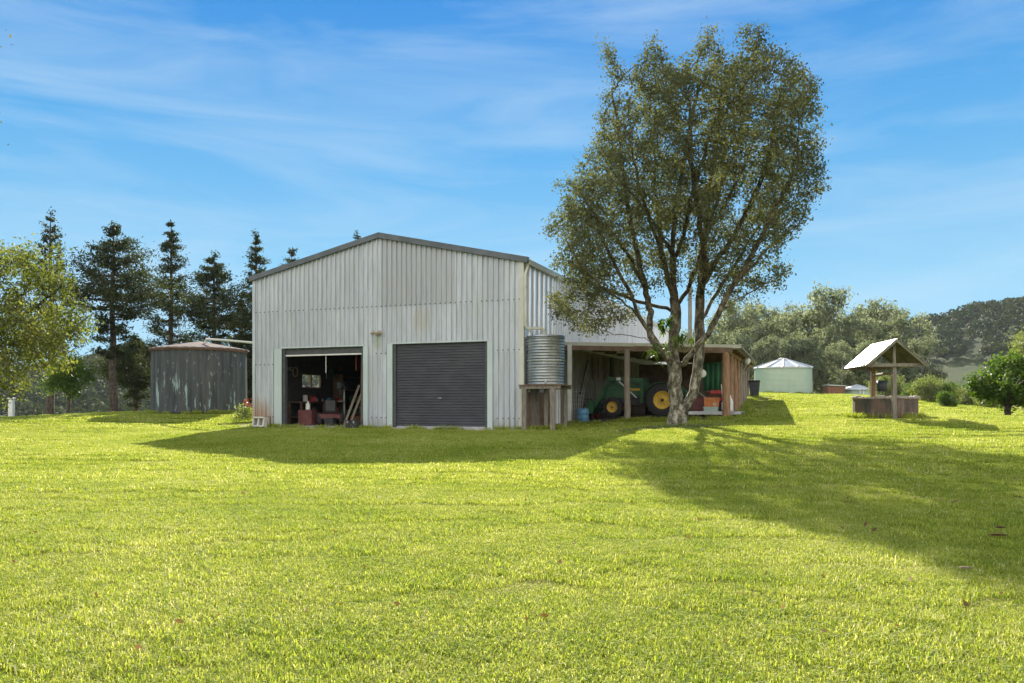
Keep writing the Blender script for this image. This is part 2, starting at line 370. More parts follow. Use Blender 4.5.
def mat_ground():
    m,nt,N,L,B=newmat('lawn_ground')
    r=ramp(N,[(.3,(.07,.08,.012)),(.5,(.15,.16,.02)),(.65,(.24,.21,.045)),(.8,(.30,.25,.13))]); L.new(noise(N,L,6,coord='World',detail=8,rough=.75),r.inputs[0])
    # far paddocks
    g=N.new('ShaderNodeNewGeometry'); ln=N.new('ShaderNodeVectorMath'); ln.operation='LENGTH'; L.new(g.outputs['Position'],ln.inputs[0])
    mr=N.new('ShaderNodeMapRange'); mr.inputs[1].default_value=75; mr.inputs[2].default_value=140; L.new(ln.outputs['Value'],mr.inputs[0])
    r2=ramp(N,[(.35,(.02,.03,.010)),(.5,(.045,.06,.018)),(.62,(.075,.085,.025)),(.7,(.08,.06,.03))]); L.new(noise(N,L,.012,coord='World',detail=7,rough=.65),r2.inputs[0])
    c=mixc(N,L,r.outputs[0],r2.outputs[0],mr.outputs[0])
    L.new(c,B.inputs['Base Color']); B.inputs['Roughness'].default_value=.95; B.inputs['Specular IOR Level'].default_value=.1
    b=N.new('ShaderNodeBump'); b.inputs['Strength'].default_value=.6; b.inputs['Distance'].default_value=.04; L.new(noise(N,L,30,coord='World',detail=4),b.inputs['Height']); L.new(b.outputs[0],B.inputs['Normal'])
    return m
M['ground']=mat_ground()

# ------------------------------------------------------------------ ground sheet
def make_ground():
    def axis(lo,hi,fl,fh,step):
        a=list(np.arange(fl,fh+1e-6,step)); s=step; x=fh
        while x<hi: s*=1.13; x+=s; a.append(x)
        s=step; x=fl
        while x>lo: s*=1.13; x-=s; a.insert(0,x)
        return np.array(a)
    xs=axis(-4000,4000,-30,40,.5); ys=axis(-1500,4000,-4,74,.5)
    X,Y=np.meshgrid(xs,ys); p=np.stack([X.ravel(),Y.ravel()],-1)
    z=np.concatenate([gz(q) for q in np.array_split(p,20)])
    nx,ny=len(xs),len(ys)
    d=np.hypot(p[:,0],p[:,1]); jit=np.array([mn.noise(Vector((a*.35,b*.35,0)))*.035+mn.noise(Vector((a*1.1,b*1.1,5)))*.018 if dd<90 else mn.noise(Vector((a*.02,b*.02,0)))*2.5*min(1,(dd-90)/60) for (a,b),dd in zip(p,d)])
    z=z+jit
    me=bpy.data.meshes.new('lawn'); v=np.column_stack([p,z])
    i=np.arange((ny-1)*(nx-1)); r=i//(nx-1); c=i%(nx-1); a=r*nx+c
    f=np.column_stack([a,a+1,a+nx+1,a+nx])
    me.from_pydata(v.tolist(),[],f.tolist()); me.polygons.foreach_set('use_smooth',[True]*len(f)); me.materials.append(M['ground'])
    o=bpy.data.objects.new('lawn',me); COL.objects.link(o); o['kind']='structure'
make_ground()

# ------------------------------------------------------------------ grass
def patch(name,rad,n,h0,h1,w,seed,flat=.5):
    g=np.random.default_rng(seed)
    rr=rad*np.sqrt(g.random(n)); rr=rr*(1-.0*g.random(n)); a=g.random(n)*2*np.pi
    bx=rr*np.cos(a); by=rr*np.sin(a); yaw=g.random(n)*2*np.pi; h=h0+(h1-h0)*g.random(n)**1.3; lean=flat*(.25+g.random(n)*1.2)
    ww=w*(.6+.8*g.random(n)); face=yaw+np.pi/2+g.normal(0,.4,n)
    cx,cy=np.cos(yaw),np.sin(yaw); fx,fy=np.cos(face)*ww/2,np.sin(face)*ww/2
    V_=np.zeros((n,5,3))
    V_[:,0]=np.column_stack([bx-fx,by-fy,-.015+0*h]); V_[:,1]=np.column_stack([bx+fx,by+fy,-.015+0*h])
    mx=bx+cx*h*lean*.35; my=by+cy*h*lean*.35
    V_[:,2]=np.column_stack([mx+fx*.85,my+fy*.85,h*.6]); V_[:,3]=np.column_stack([mx-fx*.85,my-fy*.85,h*.6])
    V_[:,4]=np.column_stack([bx+cx*h*lean,by+cy*h*lean,h*(1-.25*lean*g.random(n))])
    me=bpy.data.meshes.new(name); me.vertices.add(n*5); me.vertices.foreach_set('co',V_.ravel())
    base=np.arange(n)*5
    loops=np.column_stack([base,base+1,base+2,base+3,base+3,base+2,base+4]).ravel()
    me.loops.add(n*7); me.loops.foreach_set('vertex_index',loops)
    me.polygons.add(n*2); st=np.column_stack([np.arange(n)*7,np.arange(n)*7+4]).ravel(); me.polygons.foreach_set('loop_start',st)
    me.update(calc_edges=True); me.validate()
    at=me.attributes.new('rnd','FLOAT','POINT'); rv=np.clip(g.beta(1.6,2.1,n)+ (g.random(n)<.055)*.5,0,1); at.data.foreach_set('value',np.repeat(rv,5))
    me.materials.append(M['grass'])
    return bpy.data.objects.new(name,me)
def scatter(name,label,pts,src,smin,smax):
    me=bpy.data.meshes.new(name); me.from_pydata(pts,[],[]); o=bpy.data.objects.new(name,me); COL.objects.link(o)
    ng=bpy.data.node_groups.new(name,'GeometryNodeTree'); ng.interface.new_socket('Geometry',in_out='INPUT',socket_type='NodeSocketGeometry'); ng.interface.new_socket('Geometry',in_out='OUTPUT',socket_type='NodeSocketGeometry')
    N=ng.nodes; L=ng.links; gi=N.new('NodeGroupInput'); go=N.new('NodeGroupOutput'); ip=N.new('GeometryNodeInstanceOnPoints'); oi=N.new('GeometryNodeObjectInfo'); oi.inputs[0].default_value=src
    rv=N.new('FunctionNodeRandomValue'); rv.data_type='FLOAT_VECTOR'; rv.inputs[0].default_value=(0,0,0); rv.inputs[1].default_value=(0,0,6.283)
    rs=N.new('FunctionNodeRandomValue'); rs.data_type='FLOAT'; rs.inputs[2].default_value=smin; rs.inputs[3].default_value=smax; rs.inputs['Seed'].default_value=4
    L.new(gi.outputs[0],ip.inputs['Points']); L.new(oi.outputs['Geometry'],ip.inputs['Instance']); L.new(rv.outputs[0],ip.inputs['Rotation']); L.new(rs.outputs[1],ip.inputs['Scale']); L.new(ip.outputs[0],go.inputs[0])
    md=o.modifiers.new('scatter','NODES'); md.node_group=ng; o['kind']='stuff'; o['label']=label; o['category']='grass'
    me.materials.append(M['grass'])
def grass():
    g=np.random.default_rng(3)
    def grid(y0,y1,sp,m,excl=.3):
        out=[]
        ys=np.arange(y0,y1,sp)
        for y in ys:
            hw=.66*y+m
            xs=np.arange(-hw,hw,sp); out.append(np.column_stack([xs,np.full(len(xs),y)]))
        p=np.concatenate(out); p+=g.uniform(-sp*.28,sp*.28,p.shape)
        k=(poly_out(p,LAWN)<-.2 if y0<60 else np.ones(len(p),bool)) & (poly_out(p,FOOT)>excl) & (poly_out(p,LEAN)>excl)
        k&=~((np.hypot(p[:,0]-12.12,p[:,1]-26.0)<.6+excl)|(np.hypot(p[:,0]+14.75,p[:,1]-37.8)<2.1+excl)|(np.hypot(p[:,0]-21.1,p[:,1]-63)<2.4+excl))
        p=p[k]; z=gz(p)
        z=z+np.array([mn.noise(Vector((a*.35,b*.35,0)))*.035+mn.noise(Vector((a*1.1,b*1.1,5)))*.018 for a,b in p])
        return np.column_stack([p,z])
    a=grid(.8,13.5,.62,4.5); scatter('grass','short bright green lawn grass in the foreground',a.tolist(),patch('grass_tuft_near',.6,3900,.014,.043,.0058,1,1.3),.8,1.25)
    b=grid(13,28.5,.75,5,.62); scatter('grass','short green lawn grass across the middle of the yard',b.tolist(),patch('grass_tuft_middle',.85,2800,.018,.048,.010,2,1.0),.8,1.2)
    c=grid(28.5,74,1.05,5,1.0); scatter('grass','far lawn grass behind the shed and the well',c.tolist(),patch('grass_tuft_far',1.2,2300,.02,.06,.024,5,.9),.8,1.2)
    # untrimmed longer grass against walls and posts
    e=[]
    def line(p,q,n,off=.04):
        for i in range(n):
            t=g.random(); x=p[0]+(q[0]-p[0])*t+g.normal(0,off); y=p[1]+(q[1]-p[1])*t+g.normal(0,off); e.append((x,y))
    line(sh(0,-.2),sh(-1.3,-.2),9); line(sh(-5.1,-.2),sh(-6.3,-.2),8); line(sh(-10,-.2),sh(-11.3,-.2),12); line(sh(-1.3,-.35),sh(-10,-.35),26,.05)
    line(sh(.3,-.2),sh(1.5,-.1),16,.15); line(sh(.2,3.8),sh(6.4,3.7),70,.12)
    for k in range(50):
        th=g.random()*6.28; e.append((12.12+1.08*math.cos(th),26+1.08*math.sin(th)))
    for k in range(90):
        th=g.random()*6.28; e.append((-14.75+2.25*math.cos(th),37.8+2.25*math.sin(th)))
    for k in range(100):
        th=g.random()*6.28; e.append((21.1+2.25*math.cos(th),63+2.25*math.sin(th)))
    for k in range(14):
        th=g.random()*6.28; e.append((5.45+.5*math.cos(th),26.1+.5*math.sin(th)))
    for t in np.arange(0,19,.3): 
        q=LF1+LV*t+U*.15*g.normal(); e.append(tuple(q))
    e=np.array(e); z=gz(e)
    # inside the clamped pad edge: use lawn level
    z=np.maximum(z,ZC-.86)
    scatter('grass','longer untrimmed grass along walls posts and tanks',np.column_stack([e,z]).tolist(),patch('grass_tuft_long',.17,90,.06,.19,.012,9,.6),.6,1.3)
grass()

# ------------------------------------------------------------------ shed
Z0=ZC-.81   # slab level
SE=thing('shed','large pale corrugated metal farm shed with low gable and two roller door openings','shed',(S0[0],S0[1],Z0),TH)
H_E=5.76; RISE=1.25; HW=SW/2
def topz(u): return H_E+RISE*(1-abs(u+HW)/HW)
PITCH=.2
def profile(L):
    pts=[];k=0;s=0
    while s<L:
        for ds,dp in ((0,0),(.134,0),(.152,.07),(.176,.07)):
            if s+ds<L: pts.append((s+ds,dp))
        s+=PITCH
    pts.append((L,0)); return pts
def insert(pts,xs):
    pts=list(pts)
    for x in xs:
        for i in range(len(pts)-1):
            if pts[i][0]<x<pts[i+1][0]:
                t=(x-pts[i][0])/(pts[i+1][0]-pts[i][0]); pts.insert(i+1,(x,pts[i][1]+t*(pts[i+1][1]-pts[i][1]))); break
    return pts
DOORS=[(1.344,5.095,3.02),(6.315,9.953,2.98)]
mb=MB()
pr=insert(profile(SW),[1.344,5.095,6.315,9.953,HW])
screws=MB()
for (s0,d0),(s1,d1) in zip(pr,pr[1:]):
    sm_=(s0+s1)/2; base=0; off=0
    for a,b,h in DOORS:
        if a<sm_<b: base=h
    levels=[base]
    mid=2.66 if sm_<9.9 else 2.34
    if base==0: levels.append(mid)
    levels+= [4.38]
    for i,l in enumerate(levels):
        o=.004*i+(.004 if base else 0)
        za=l-(0.02 if i else 0)
        zb=levels[i+1] if i+1<len(levels) else None
        t0=zb if zb else topz(-s0); t1=zb if zb else topz(-s1)
        mb.quad((-s1,-d1-o,za),(-s0,-d0-o,za),(-s0,-d0-o,t0),(-s1,-d1-o,t1))
        if i: mb.quad((-s1,-d1-o,za),(-s1,-d1-o+.006,za),(-s0,-d0-o+.006,za),(-s0,-d0-o,za))
for k in range(int(SW/PITCH)):
    s=k*PITCH+.164
    zs=[4.42]
    if not any(a-.05<s<b+.05 for a,b,h in DOORS): zs+= [2.70 if s<9.9 else 2.38,.35]
    for z in zs:
        if random.random()<.9: screws.tube([(-s,-.06,z),(-s,-.092,z)],.022,6,smooth=False)
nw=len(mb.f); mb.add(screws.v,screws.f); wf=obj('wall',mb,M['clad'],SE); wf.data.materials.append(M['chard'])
for i_ in range(nw,len(mb.f)): wf.data.polygons[i_].material_index=1
# side walls : right (u=0) and left (u=-SW)
def sidewall(u,sgn,hole=None):
    mb=MB(); pr=[]; q_=0
    while q_<SL-.3:
        w_=.5 if q_<3.0 else .3
        pr+=[(q_,0),(q_+w_-.11,0),(q_+w_-.09,.065),(q_+w_-.04,.065),(q_+w_-.02,0)]; q_+=w_
    pr.append((SL,0))
    if hole: pr=insert(pr,[hole[0],hole[1]])
    for (s0,d0),(s1,d1) in zip(pr,pr[1:]):
        m_=(s0+s1)/2
        for i,(za,zb) in enumerate(((0,2.66),(2.64,4.38),(4.36,H_E))):
            o=.004*i; segs=[(za,zb)]
            if hole and hole[0]<m_<hole[1] and i==0: segs=[(za,hole[2]),(hole[3],zb)]
            for a,b in segs: mb.quad((u+sgn*(d0+o),s0,a),(u+sgn*(d1+o),s1,a),(u+sgn*(d1+o),s1,b),(u+sgn*(d0+o),s0,b))
    return mb
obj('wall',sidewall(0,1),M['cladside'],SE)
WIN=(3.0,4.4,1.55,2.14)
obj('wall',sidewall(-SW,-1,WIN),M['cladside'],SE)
mb=MB(); mb.add([(0,SL,0),(-SW,SL,0),(-SW,SL,H_E),(-HW,SL,H_E+RISE),(0,SL,H_E)],[(0,1,2,3,4)]); obj('wall',mb,M['cladside'],SE)
# partition inside
mb=MB(); mb.box((-SW/2,9.2,2.4),(SW-.1,.06,4.8)); obj('partition_wall',mb,M['timber'],SE)
mb=MB(); mb.box((-7.2,5.2,2.7),(.05,8.0,5.2)); obj('partition_wall',mb,M['timber'],SE)
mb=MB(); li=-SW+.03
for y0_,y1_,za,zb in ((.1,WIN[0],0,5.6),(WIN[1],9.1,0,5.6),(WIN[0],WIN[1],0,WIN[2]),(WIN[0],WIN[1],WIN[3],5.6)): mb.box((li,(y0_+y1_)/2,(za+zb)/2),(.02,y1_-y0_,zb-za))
obj('lining',mb,M['chard'],SE)  # dark sheets added over the pale inner wall to imitate the bay's shade
mb=MB(); mb.box((-9.2,4.7,3.75),(4.0,8.8,.05)); obj('ceiling_lining',mb,M['chard'],SE)  # dark ceiling sheet added for the same interior shade
# window in left wall
mb=MB()
for z in (WIN[2],WIN[3]): mb.box((-SW,(WIN[0]+WIN[1])/2,z),(.1,WIN[1]-WIN[0]+.06,.05))
for y in (WIN[0],WIN[1],(WIN[0]+WIN[1])/2): mb.box((-SW,y,(WIN[2]+WIN[3])/2),(.08,.05,WIN[3]-WIN[2]-.05))
wo=obj('window',mb,M['timber'],SE)
# roof
mb=MB()
for sg in (0,1):
    ua=.12 if sg==0 else -SW-.12; za=H_E-.12*RISE/HW; zr=H_E+RISE
    n=Vector((RISE,0,HW)).normalized() if sg==0 else Vector((-RISE,0,HW)).normalized()
    a=Vector((ua,-.06,za+.02)); b=Vector((-HW,-.06,zr+.02))
    mb.prism([a,b,b+n*.05,a+n*.05] if sg else [a,a+n*.05,b+n*.05,b],(0,SL+.12,0))
obj('roof',mb,M['roofm'],SE)
mb=MB()
for ua,sg in ((.16,1),(-SW-.16,-1)):
    za=H_E-.16*RISE/HW
    mb.bar((ua,-.105,za+.0),(-HW,-.105,H_E+RISE+.0),.09,.17,(0,0,1))
    mb.bar((ua,-.02,za+.1),(-HW,-.02,H_E+RISE+.1),.22,.025,(0,0,1))
obj('barge_capping',mb,M['cap'],SE)
mb=MB(); mb.prism([(.03,0,H_E-.16),(.03,0,H_E-.02),(.05,0,H_E-.02),(.05,0,H_E-.14),(.15,0,H_E-.14),(.15,0,H_E-.02),(.17,0,H_E-.02),(.17,0,H_E-.16)],(0,SL,0)); obj('gutter',mb,M['cream'],SE)
mb=MB(); mb.box((-.085,-.055,2.85),(.17,.06,5.7)); obj('corner_trim',mb,M['cream'],SE)
mb=MB(); mb.box((-SW+.03,-.038,2.85),(.1,.05,5.7)); mb.box((-SW-.04,.0,2.85),(.03,.12,5.7)); obj('corner_trim',mb,M['clad'],SE)
mb=MB(); mb.tube([(.09,.1,H_E-.15),(.08,.05,H_E-.3),(.07,-.1,H_E-.5),(.07,-.1,3.5),(.12,-.1,3.42),(.55,.2,3.42),(.62,.25,3.35),(.62,.25,3.12)],.055,10); mb.tube([(.07,-.1,4.9),(.07,-.1,4.8)],.068,10); mb.tube([(.07,-.1,3.75),(.07,-.1,3.65)],.068,10); obj('downpipe',mb,M['cream'],SE)
# door flashings & reveals
for i,(a,b,h) in enumerate(DOORS):
    mb=MB(); wl=[(.19,.22),(.19,.34)][i]
    mb.box((-a+wl[0]/2,-.08,h/2),(wl[0],.03,h)); mb.box((-b-wl[1]/2,-.08,h/2),(wl[1],.03,h)); mb.box((-(a+b)/2,-.074,h+.03),(b-a+.1,.03,.05))
    obj('door_flashing',mb,M['flash'],SE)
    for xx in (-a-.055,-b+.055):
        mb=MB(); mb.box((xx,.05,h/2),(.11,.16,h)); obj('door_track',mb,M['chard'],SE)
# closed roller door: corrugated curtain
a,b,h=DOORS[0]; mb=MB(); zz=.03; rows=[]
while zz<h-.02:
    for dz,dy in ((0,0),(.022,-.02),(.055,-.02),(.075,0)): rows.append((zz+dz,dy))
    zz+=.098
rows=[r for r in rows if r[0]<h]
for (z0_,y0_),(z1_,y1_) in zip(rows,rows[1:]): mb.quad((-b+.1,.05+y0_,z0_),(-a-.1,.05+y0_,z0_),(-a-.1,.05+y1_,z1_),(-b+.1,.05+y1_,z1_))
mb.quad((-b+.1,.05,rows[-1][0]),(-a-.1,.05,rows[-1][0]),(-a-.1,.05,h+.05),(-b+.1,.05,h+.05))
rd=obj('roller_door',mb,M['char'],SE); rd['label']='closed charcoal roller door'
mb=MB(); mb.box((-(a+b)/2,.05,.025),(b-a-.2,.05,.045)); obj('bottom_rail',mb,M['steel'],rd)
mb=MB(); mb.tube([(-(a+b)/2-.09,-.0,1.05),(-(a+b)/2-.09,-.04,1.05),(-(a+b)/2+.09,-.04,1.05),(-(a+b)/2+.09,0,1.05)],.012,6); obj('handle',mb,M['steel'],rd)
mb=MB(); mb.lathe([(.035,0),(.035,.02),(0,.025)],(-(a+b)/2,.03,1.05),12,axis=Matrix.Rotation(R(90),3,'X')); obj('lock',mb,M['steel'],rd)
a,b,h=DOORS[1]; mb=MB(); mb.lathe([(.2,0),(.2,b-a-.25)],(-b+.12,.35,h+.05),20,axis=Matrix.Rotation(R(90),3,'Y'),capb=True,capt=True); mb.box((-(a+b)/2,.06,h-.13),(b-a-.22,.03,.24)); rd=obj('roller_door',mb,M['chard'],SE); rd['label']='rolled up roller door'
mb=MB(); mb.box((-(a+b)/2,.05,h-.27),(b-a-.22,.06,.05)); obj('bottom_rail',mb,M['white'],rd)
mb=MB(); mb.tube([(-8.05,.08,h-.29),(-8.05,.08,h-.95)],.014,6); obj('pull_cord',mb,M['white'],rd)
# slab
mb=MB(); mb.box((-SW/2,4.7,-.1),(SW-.12,9.9,.2)); obj('floor_slab',mb,M['conc'],SE)
# wall light
mb=MB(); mb.box((-5.72,-.07,3.42),(.16,.06,.14),bev=.02); mb.tube([(-5.72,-.1,3.42),(-5.9,-.2,3.44)],.018,6); mb.tube([(-5.72,-.1,3.42),(-5.5,-.2,3.44)],.018,6); wlx=obj('wall_light',mb,M['brass'],SE)
for x in (-5.92,-5.47):
    m2=MB(); m2.lathe([(.02,0),(.05,.04),(.075,.13),(.07,.14)],(x,-.2,3.4),14,axis=Matrix.Rotation(R(55 if x<-5.7 else -55),3,'Y'),capb=True,capt=True); obj('lamp_head',m2,M['brass'],wlx)

def shw(u,v,z): # shed local -> world
    q=sh(u,v); return Vector((q[0],q[1],Z0+z))
# -------- interior of the open bay
def bx(name,u,v,z,size,mat,label,cat,rz=0,bev=.01,extra=None,group=None):
    mb=MB(); c=shw(u,v,z); rot=Matrix.Rotation(TH+rz,3,'Z'); mb.box(c+Vector((0,0,size[2]/2)),size,rot,bev)
    if extra: extra(mb,c,rot)
    return solo(name,mb,mat,label,cat,(c.x,c.y,c.z),group)
wb=thing('workbench','long dark timber workbench cluttered with tools below the window inside the open bay','workbench',shw(-SW+.45,3.6,0),TH)
mb=MB(); mb.box((0,0,.93),(.75,3.4,.06)); obj('bench_top',mb,M['timber'],wb)
mb=MB(); mb.box((0,0,.3),(.65,3.2,.04)); obj('shelf',mb,M['timber'],wb)
for x in (-.3,.3):
    for y in (-1.6,0,1.6):
        mb=MB(); mb.box((x,y,.45),(.08,.08,.9)); obj('leg',mb,M['timber'],wb)
def clutter(n,u0,u1,v0,v1,z,name,labels,mats,smin=.08,smax=.3):
    for i in range(n):
        u=random.uniform(u0,u1); v=v0+(v1-v0)*(i+.5)/n; s=random.uniform(smin,smax); k=i%len(labels)
        nm,lb,mt,sh_=labels[k]
        mb=MB(); c=shw(u,v,z)
        if sh_=='can': mb.lathe([(s*.35,0),(s*.38,.01),(s*.38,s*.85),(s*.33,s*.95),(s*.33,s)],c,14,capb=True,capt=True)
        elif sh_=='bottle': mb.lathe([(s*.22,0),(s*.22,s*.6),(s*.08,s*.85),(s*.08,s*1.1)],c,12,capb=True,capt=True)
        else:
            mb.box(c+Vector((0,0,s*.35)),(s,s*.7,s*.7),Matrix.Rotation(random.uniform(-.5,.5),3,'Z'),.01); mb.tube([c+Vector((-s*.3,0,s*.7)),c+Vector((-s*.2,0,s*.9)),c+Vector((s*.2,0,s*.9)),c+Vector((s*.3,0,s*.7))],.012,6)
        solo(nm,mb,M[mt],lb,cat={'can':'can','bottle':'bottle','box':'toolbox'}[sh_],loc=tuple(c),group='clutter on the workbench')
clutter(7,-SW+.3,-SW+.65,2.3,5.0,.96,'',[('paint_can','white paint can on the workbench by the left end of the window','white','can'),('spray_bottle','pale bottle standing on the workbench near the window','teal','bottle'),('toolbox','small red toolbox with a handle on the workbench','red','box'),('paint_can','steel can on the workbench right under the window','steel','can'),('spray_bottle','white bottle on the workbench beyond the red toolbox','white','bottle'),('toolbox','blue toolbox on the workbench beyond the window middle','blue','box'),('paint_can','rusty can at the far end of the workbench','rust','can')],None)
# ride-on mower and red machines
mw=thing('ride_on_mower','red ride on mower parked low inside the open bay near its left edge','mower',shw(-9.0,1.9,0),TH+.5)
mb=MB(); mb.box((0,.45,.5),(.55,.7,.35),bev=.08); obj('bonnet',mb,M['maroon'],mw)
mb=MB(); mb.box((0,-.35,.35),(.85,.8,.2),bev=.05); obj('deck',mb,M['maroon'],mw)
mb=MB(); mb.box((0,-.45,.55),(.45,.45,.1),bev=.04); mb.box((0,-.68,.78),(.45,.1,.45),bev=.04); obj('seat',mb,M['black'],mw)
mb=MB(); mb.tube([(0,.1,.6),(0,-.08,.9)],.02,6); mb.lathe([(.17,0),(.19,.015),(.17,.03),(.155,.015),(.17,0)],(0,-.09,.9),18,axis=Matrix.Rotation(R(25),3,'X')); obj('steering_wheel',mb,M['black'],mw)
for x,y,r in ((-.4,.6,.19),(.4,.6,.19),(-.42,-.5,.25),(.42,-.5,.25)):
    mb=MB(); mb.lathe([(r*.5,-.09),(r*.9,-.09),(r,-.05),(r,.05),(r*.9,.09),(r*.5,.09)],(x,y,r),20,axis=Matrix.Rotation(R(90),3,'Y'),capb=True,capt=True); obj('wheel',mb,M['rubber'],mw)
# white jug on red box
def jug_extra(mb,c,rot): mb.tube([c+Vector((0,0,.26)),c+Vector((0,0,.34))],.035,8)
bx('tool_chest',-9.6,1.1,0,(.6,.5,.62),M['maroon'],'dark red tool chest on the floor just inside the left jamb of the open bay','tool chest',.1,.02)
bx('jug',-9.55,1.05,.62,(.16,.14,.26),M['white'],'white plastic jug standing on the dark red tool chest','jug',.3,.03,jug_extra)
bx('bucket',-9.35,2.5,0,(.3,.3,.3),M['white'],'pale square bucket on the floor in the middle of the open bay','bucket',.2,.04)
# green mower / barrow
wbr=thing('wheelbarrow','green wheelbarrow standing in the middle of the open bay','wheelbarrow',shw(-9.35,3.5,0),TH+1.4)
mb=MB(); t=[(-.4,-.28),(.4,-.28),(.5,.28),(-.5,.28)]
mb.add([(-.25,-.2,.35),(.25,-.2,.35),(.25,.2,.35),(-.25,.2,.35),(-.45,-.32,.62),(.5,-.32,.62),(.5,.32,.62),(-.45,.32,.62)],[(3,2,1,0),(0,1,5,4),(1,2,6,5),(2,3,7,6),(3,0,4,7)]); obj('tray',mb,M['tarp'],wbr)
mb=MB()
for y in (-.22,.22): mb.tube([(.6,y*.3,.2),(0,y,.33),(-.95,y*1.4,.55)],.02,6); mb.tube([(-.2,y,.33),(-.3,y,0)],.018,6)
obj('frame',mb,M['black'],wbr)
mb=MB(); mb.lathe([(.1,-.04),(.19,-.04),(.2,0),(.19,.04),(.1,.04)],(.6,0,.2),18,axis=Matrix.Rotation(R(90),3,'X'),capb=True,capt=True); obj('wheel',mb,M['rubber'],wbr)
bx('drum',-9.3,4.9,0,(.5,.5,.8),M['steel'],'grey steel drum beyond the wheelbarrow inside the open bay','drum',.2,.12)
for i,(u,lb) in enumerate(((-7.75,'pale board leaning on the partition left of its twin inside the open bay'),(-7.5,'pale board leaning on the partition close to the right jamb inside the open bay'))):
    mb=MB(); mb.bar(shw(u-.45,1.55,.02),shw(u+.12,1.75,1.6),.09,.025,(0,1,0)); solo('board',mb,M['loggrey'],lb,'board',group='boards leaning inside the open bay')
mb=MB(); mb.bar(shw(-9.0,4.3,.0),shw(-9.0,4.4,1.9),.09,.05); solo('upright_board',mb,M['wood'],'upright pale board standing behind the drum inside the open bay','board')
rk=thing('shelf_rack','tall dark shelf rack full of small goods at the back of the open bay','shelf rack',shw(-11.0,6.6,0),TH+math.pi/2)
mb=MB()
for z in (.3,.9,1.5,2.1): mb.box((0,0,z),(2.6,.6,.04))
obj('shelf',mb,M['timber'],rk)
for x in (-1.25,1.25):
    mb=MB(); mb.box((x,0,1.1),(.06,.55,2.2)); obj('side_panel',mb,M['timber'],rk)
for i in range(14):
    u=-9.8+2.4*(i%7)/6; z=.32+.6*(i//7)*1; s=random.uniform(.2,.34)
    cn=['red','black','green','brown','blue','grey','white'][i%7]; mt=['red','black','tarp','wood','blue','steel','white'][i%7]
    bx('storage_box',-10.95,6.6+(u+8.6),z+.02,(s,.3,s*.9),M[mt],f'small {cn} box on the {"lowest" if i<7 else "second"} shelf of the rack in the open bay','box',0,.015,group='boxes on the shelf rack')
mb=MB(); c=shw(-7.3,.95,2.15); mb.prism([c+Vector((0,0,0)),c+Vector((.02,.35,0)),c+Vector((.02,.35,.6)),c+Vector((0,0,.6))],(.03,0,0)); solo('red_cloth',mb,M['red'],'dark red cloth hanging high beside the right jamb of the open bay','cloth')
dp=thing('drill_press','dark drill press on a round column in the middle of the open bay','drill press',shw(-8.75,2.3,0),TH)
mb=MB(); mb.box((0,0,.04),(.45,.6,.08),bev=.02); obj('base',mb,M['black'],dp)
mb=MB(); mb.tube([(0,.1,.08),(0,.1,1.75)],.04,10); obj('column',mb,M['steel'],dp)
mb=MB(); mb.box((0,-.02,1.6),(.24,.6,.28),bev=.04); mb.tube([(0,-.2,1.5),(0,-.2,1.25)],.03,8); obj('drill_head',mb,M['char'],dp)
mb=MB(); mb.lathe([(.18,0),(.18,.03),(0,.03)],(0,-.1,.95),18,capb=True); obj('work_table',mb,M['steel'],dp)
mb=MB(); 
for a_ in (0,2.1,4.2): mb.tube([(.14,-.1,1.5),(.16,-.1+.2*math.cos(a_),1.5+.2*math.sin(a_))],.012,6)
obj('feed_handle',mb,M['steel'],dp)
ac=thing('air_compressor','dark blue air compressor tank on small wheels behind the red tool chest','compressor',shw(-10.1,2.0,0),TH)
mb=MB(); mb.lathe([(0,-.45),(.12,-.43),(.19,-.36),(.19,.36),(.12,.43),(0,.45)],(0,0,.32),20,axis=Matrix.Rotation(R(90),3,'X')); obj('tank',mb,M['blue'],ac)
mb=MB(); mb.box((0,-.1,.62),(.24,.3,.24),bev=.03); mb.lathe([(.14,-.02),(.14,.02)],(.14,.1,.62),16,axis=Matrix.Rotation(R(90),3,'Y'),capb=True,capt=True); obj('motor',mb,M['black'],ac)
for x in (-.2,.2):
    mb=MB(); mb.lathe([(.03,-.03),(.11,-.03),(.11,.03),(.03,.03)],(x,-.3,.11),14,axis=Matrix.Rotation(R(90),3,'Y'),capb=True,capt=True); obj('wheel',mb,M['rubber'],ac)
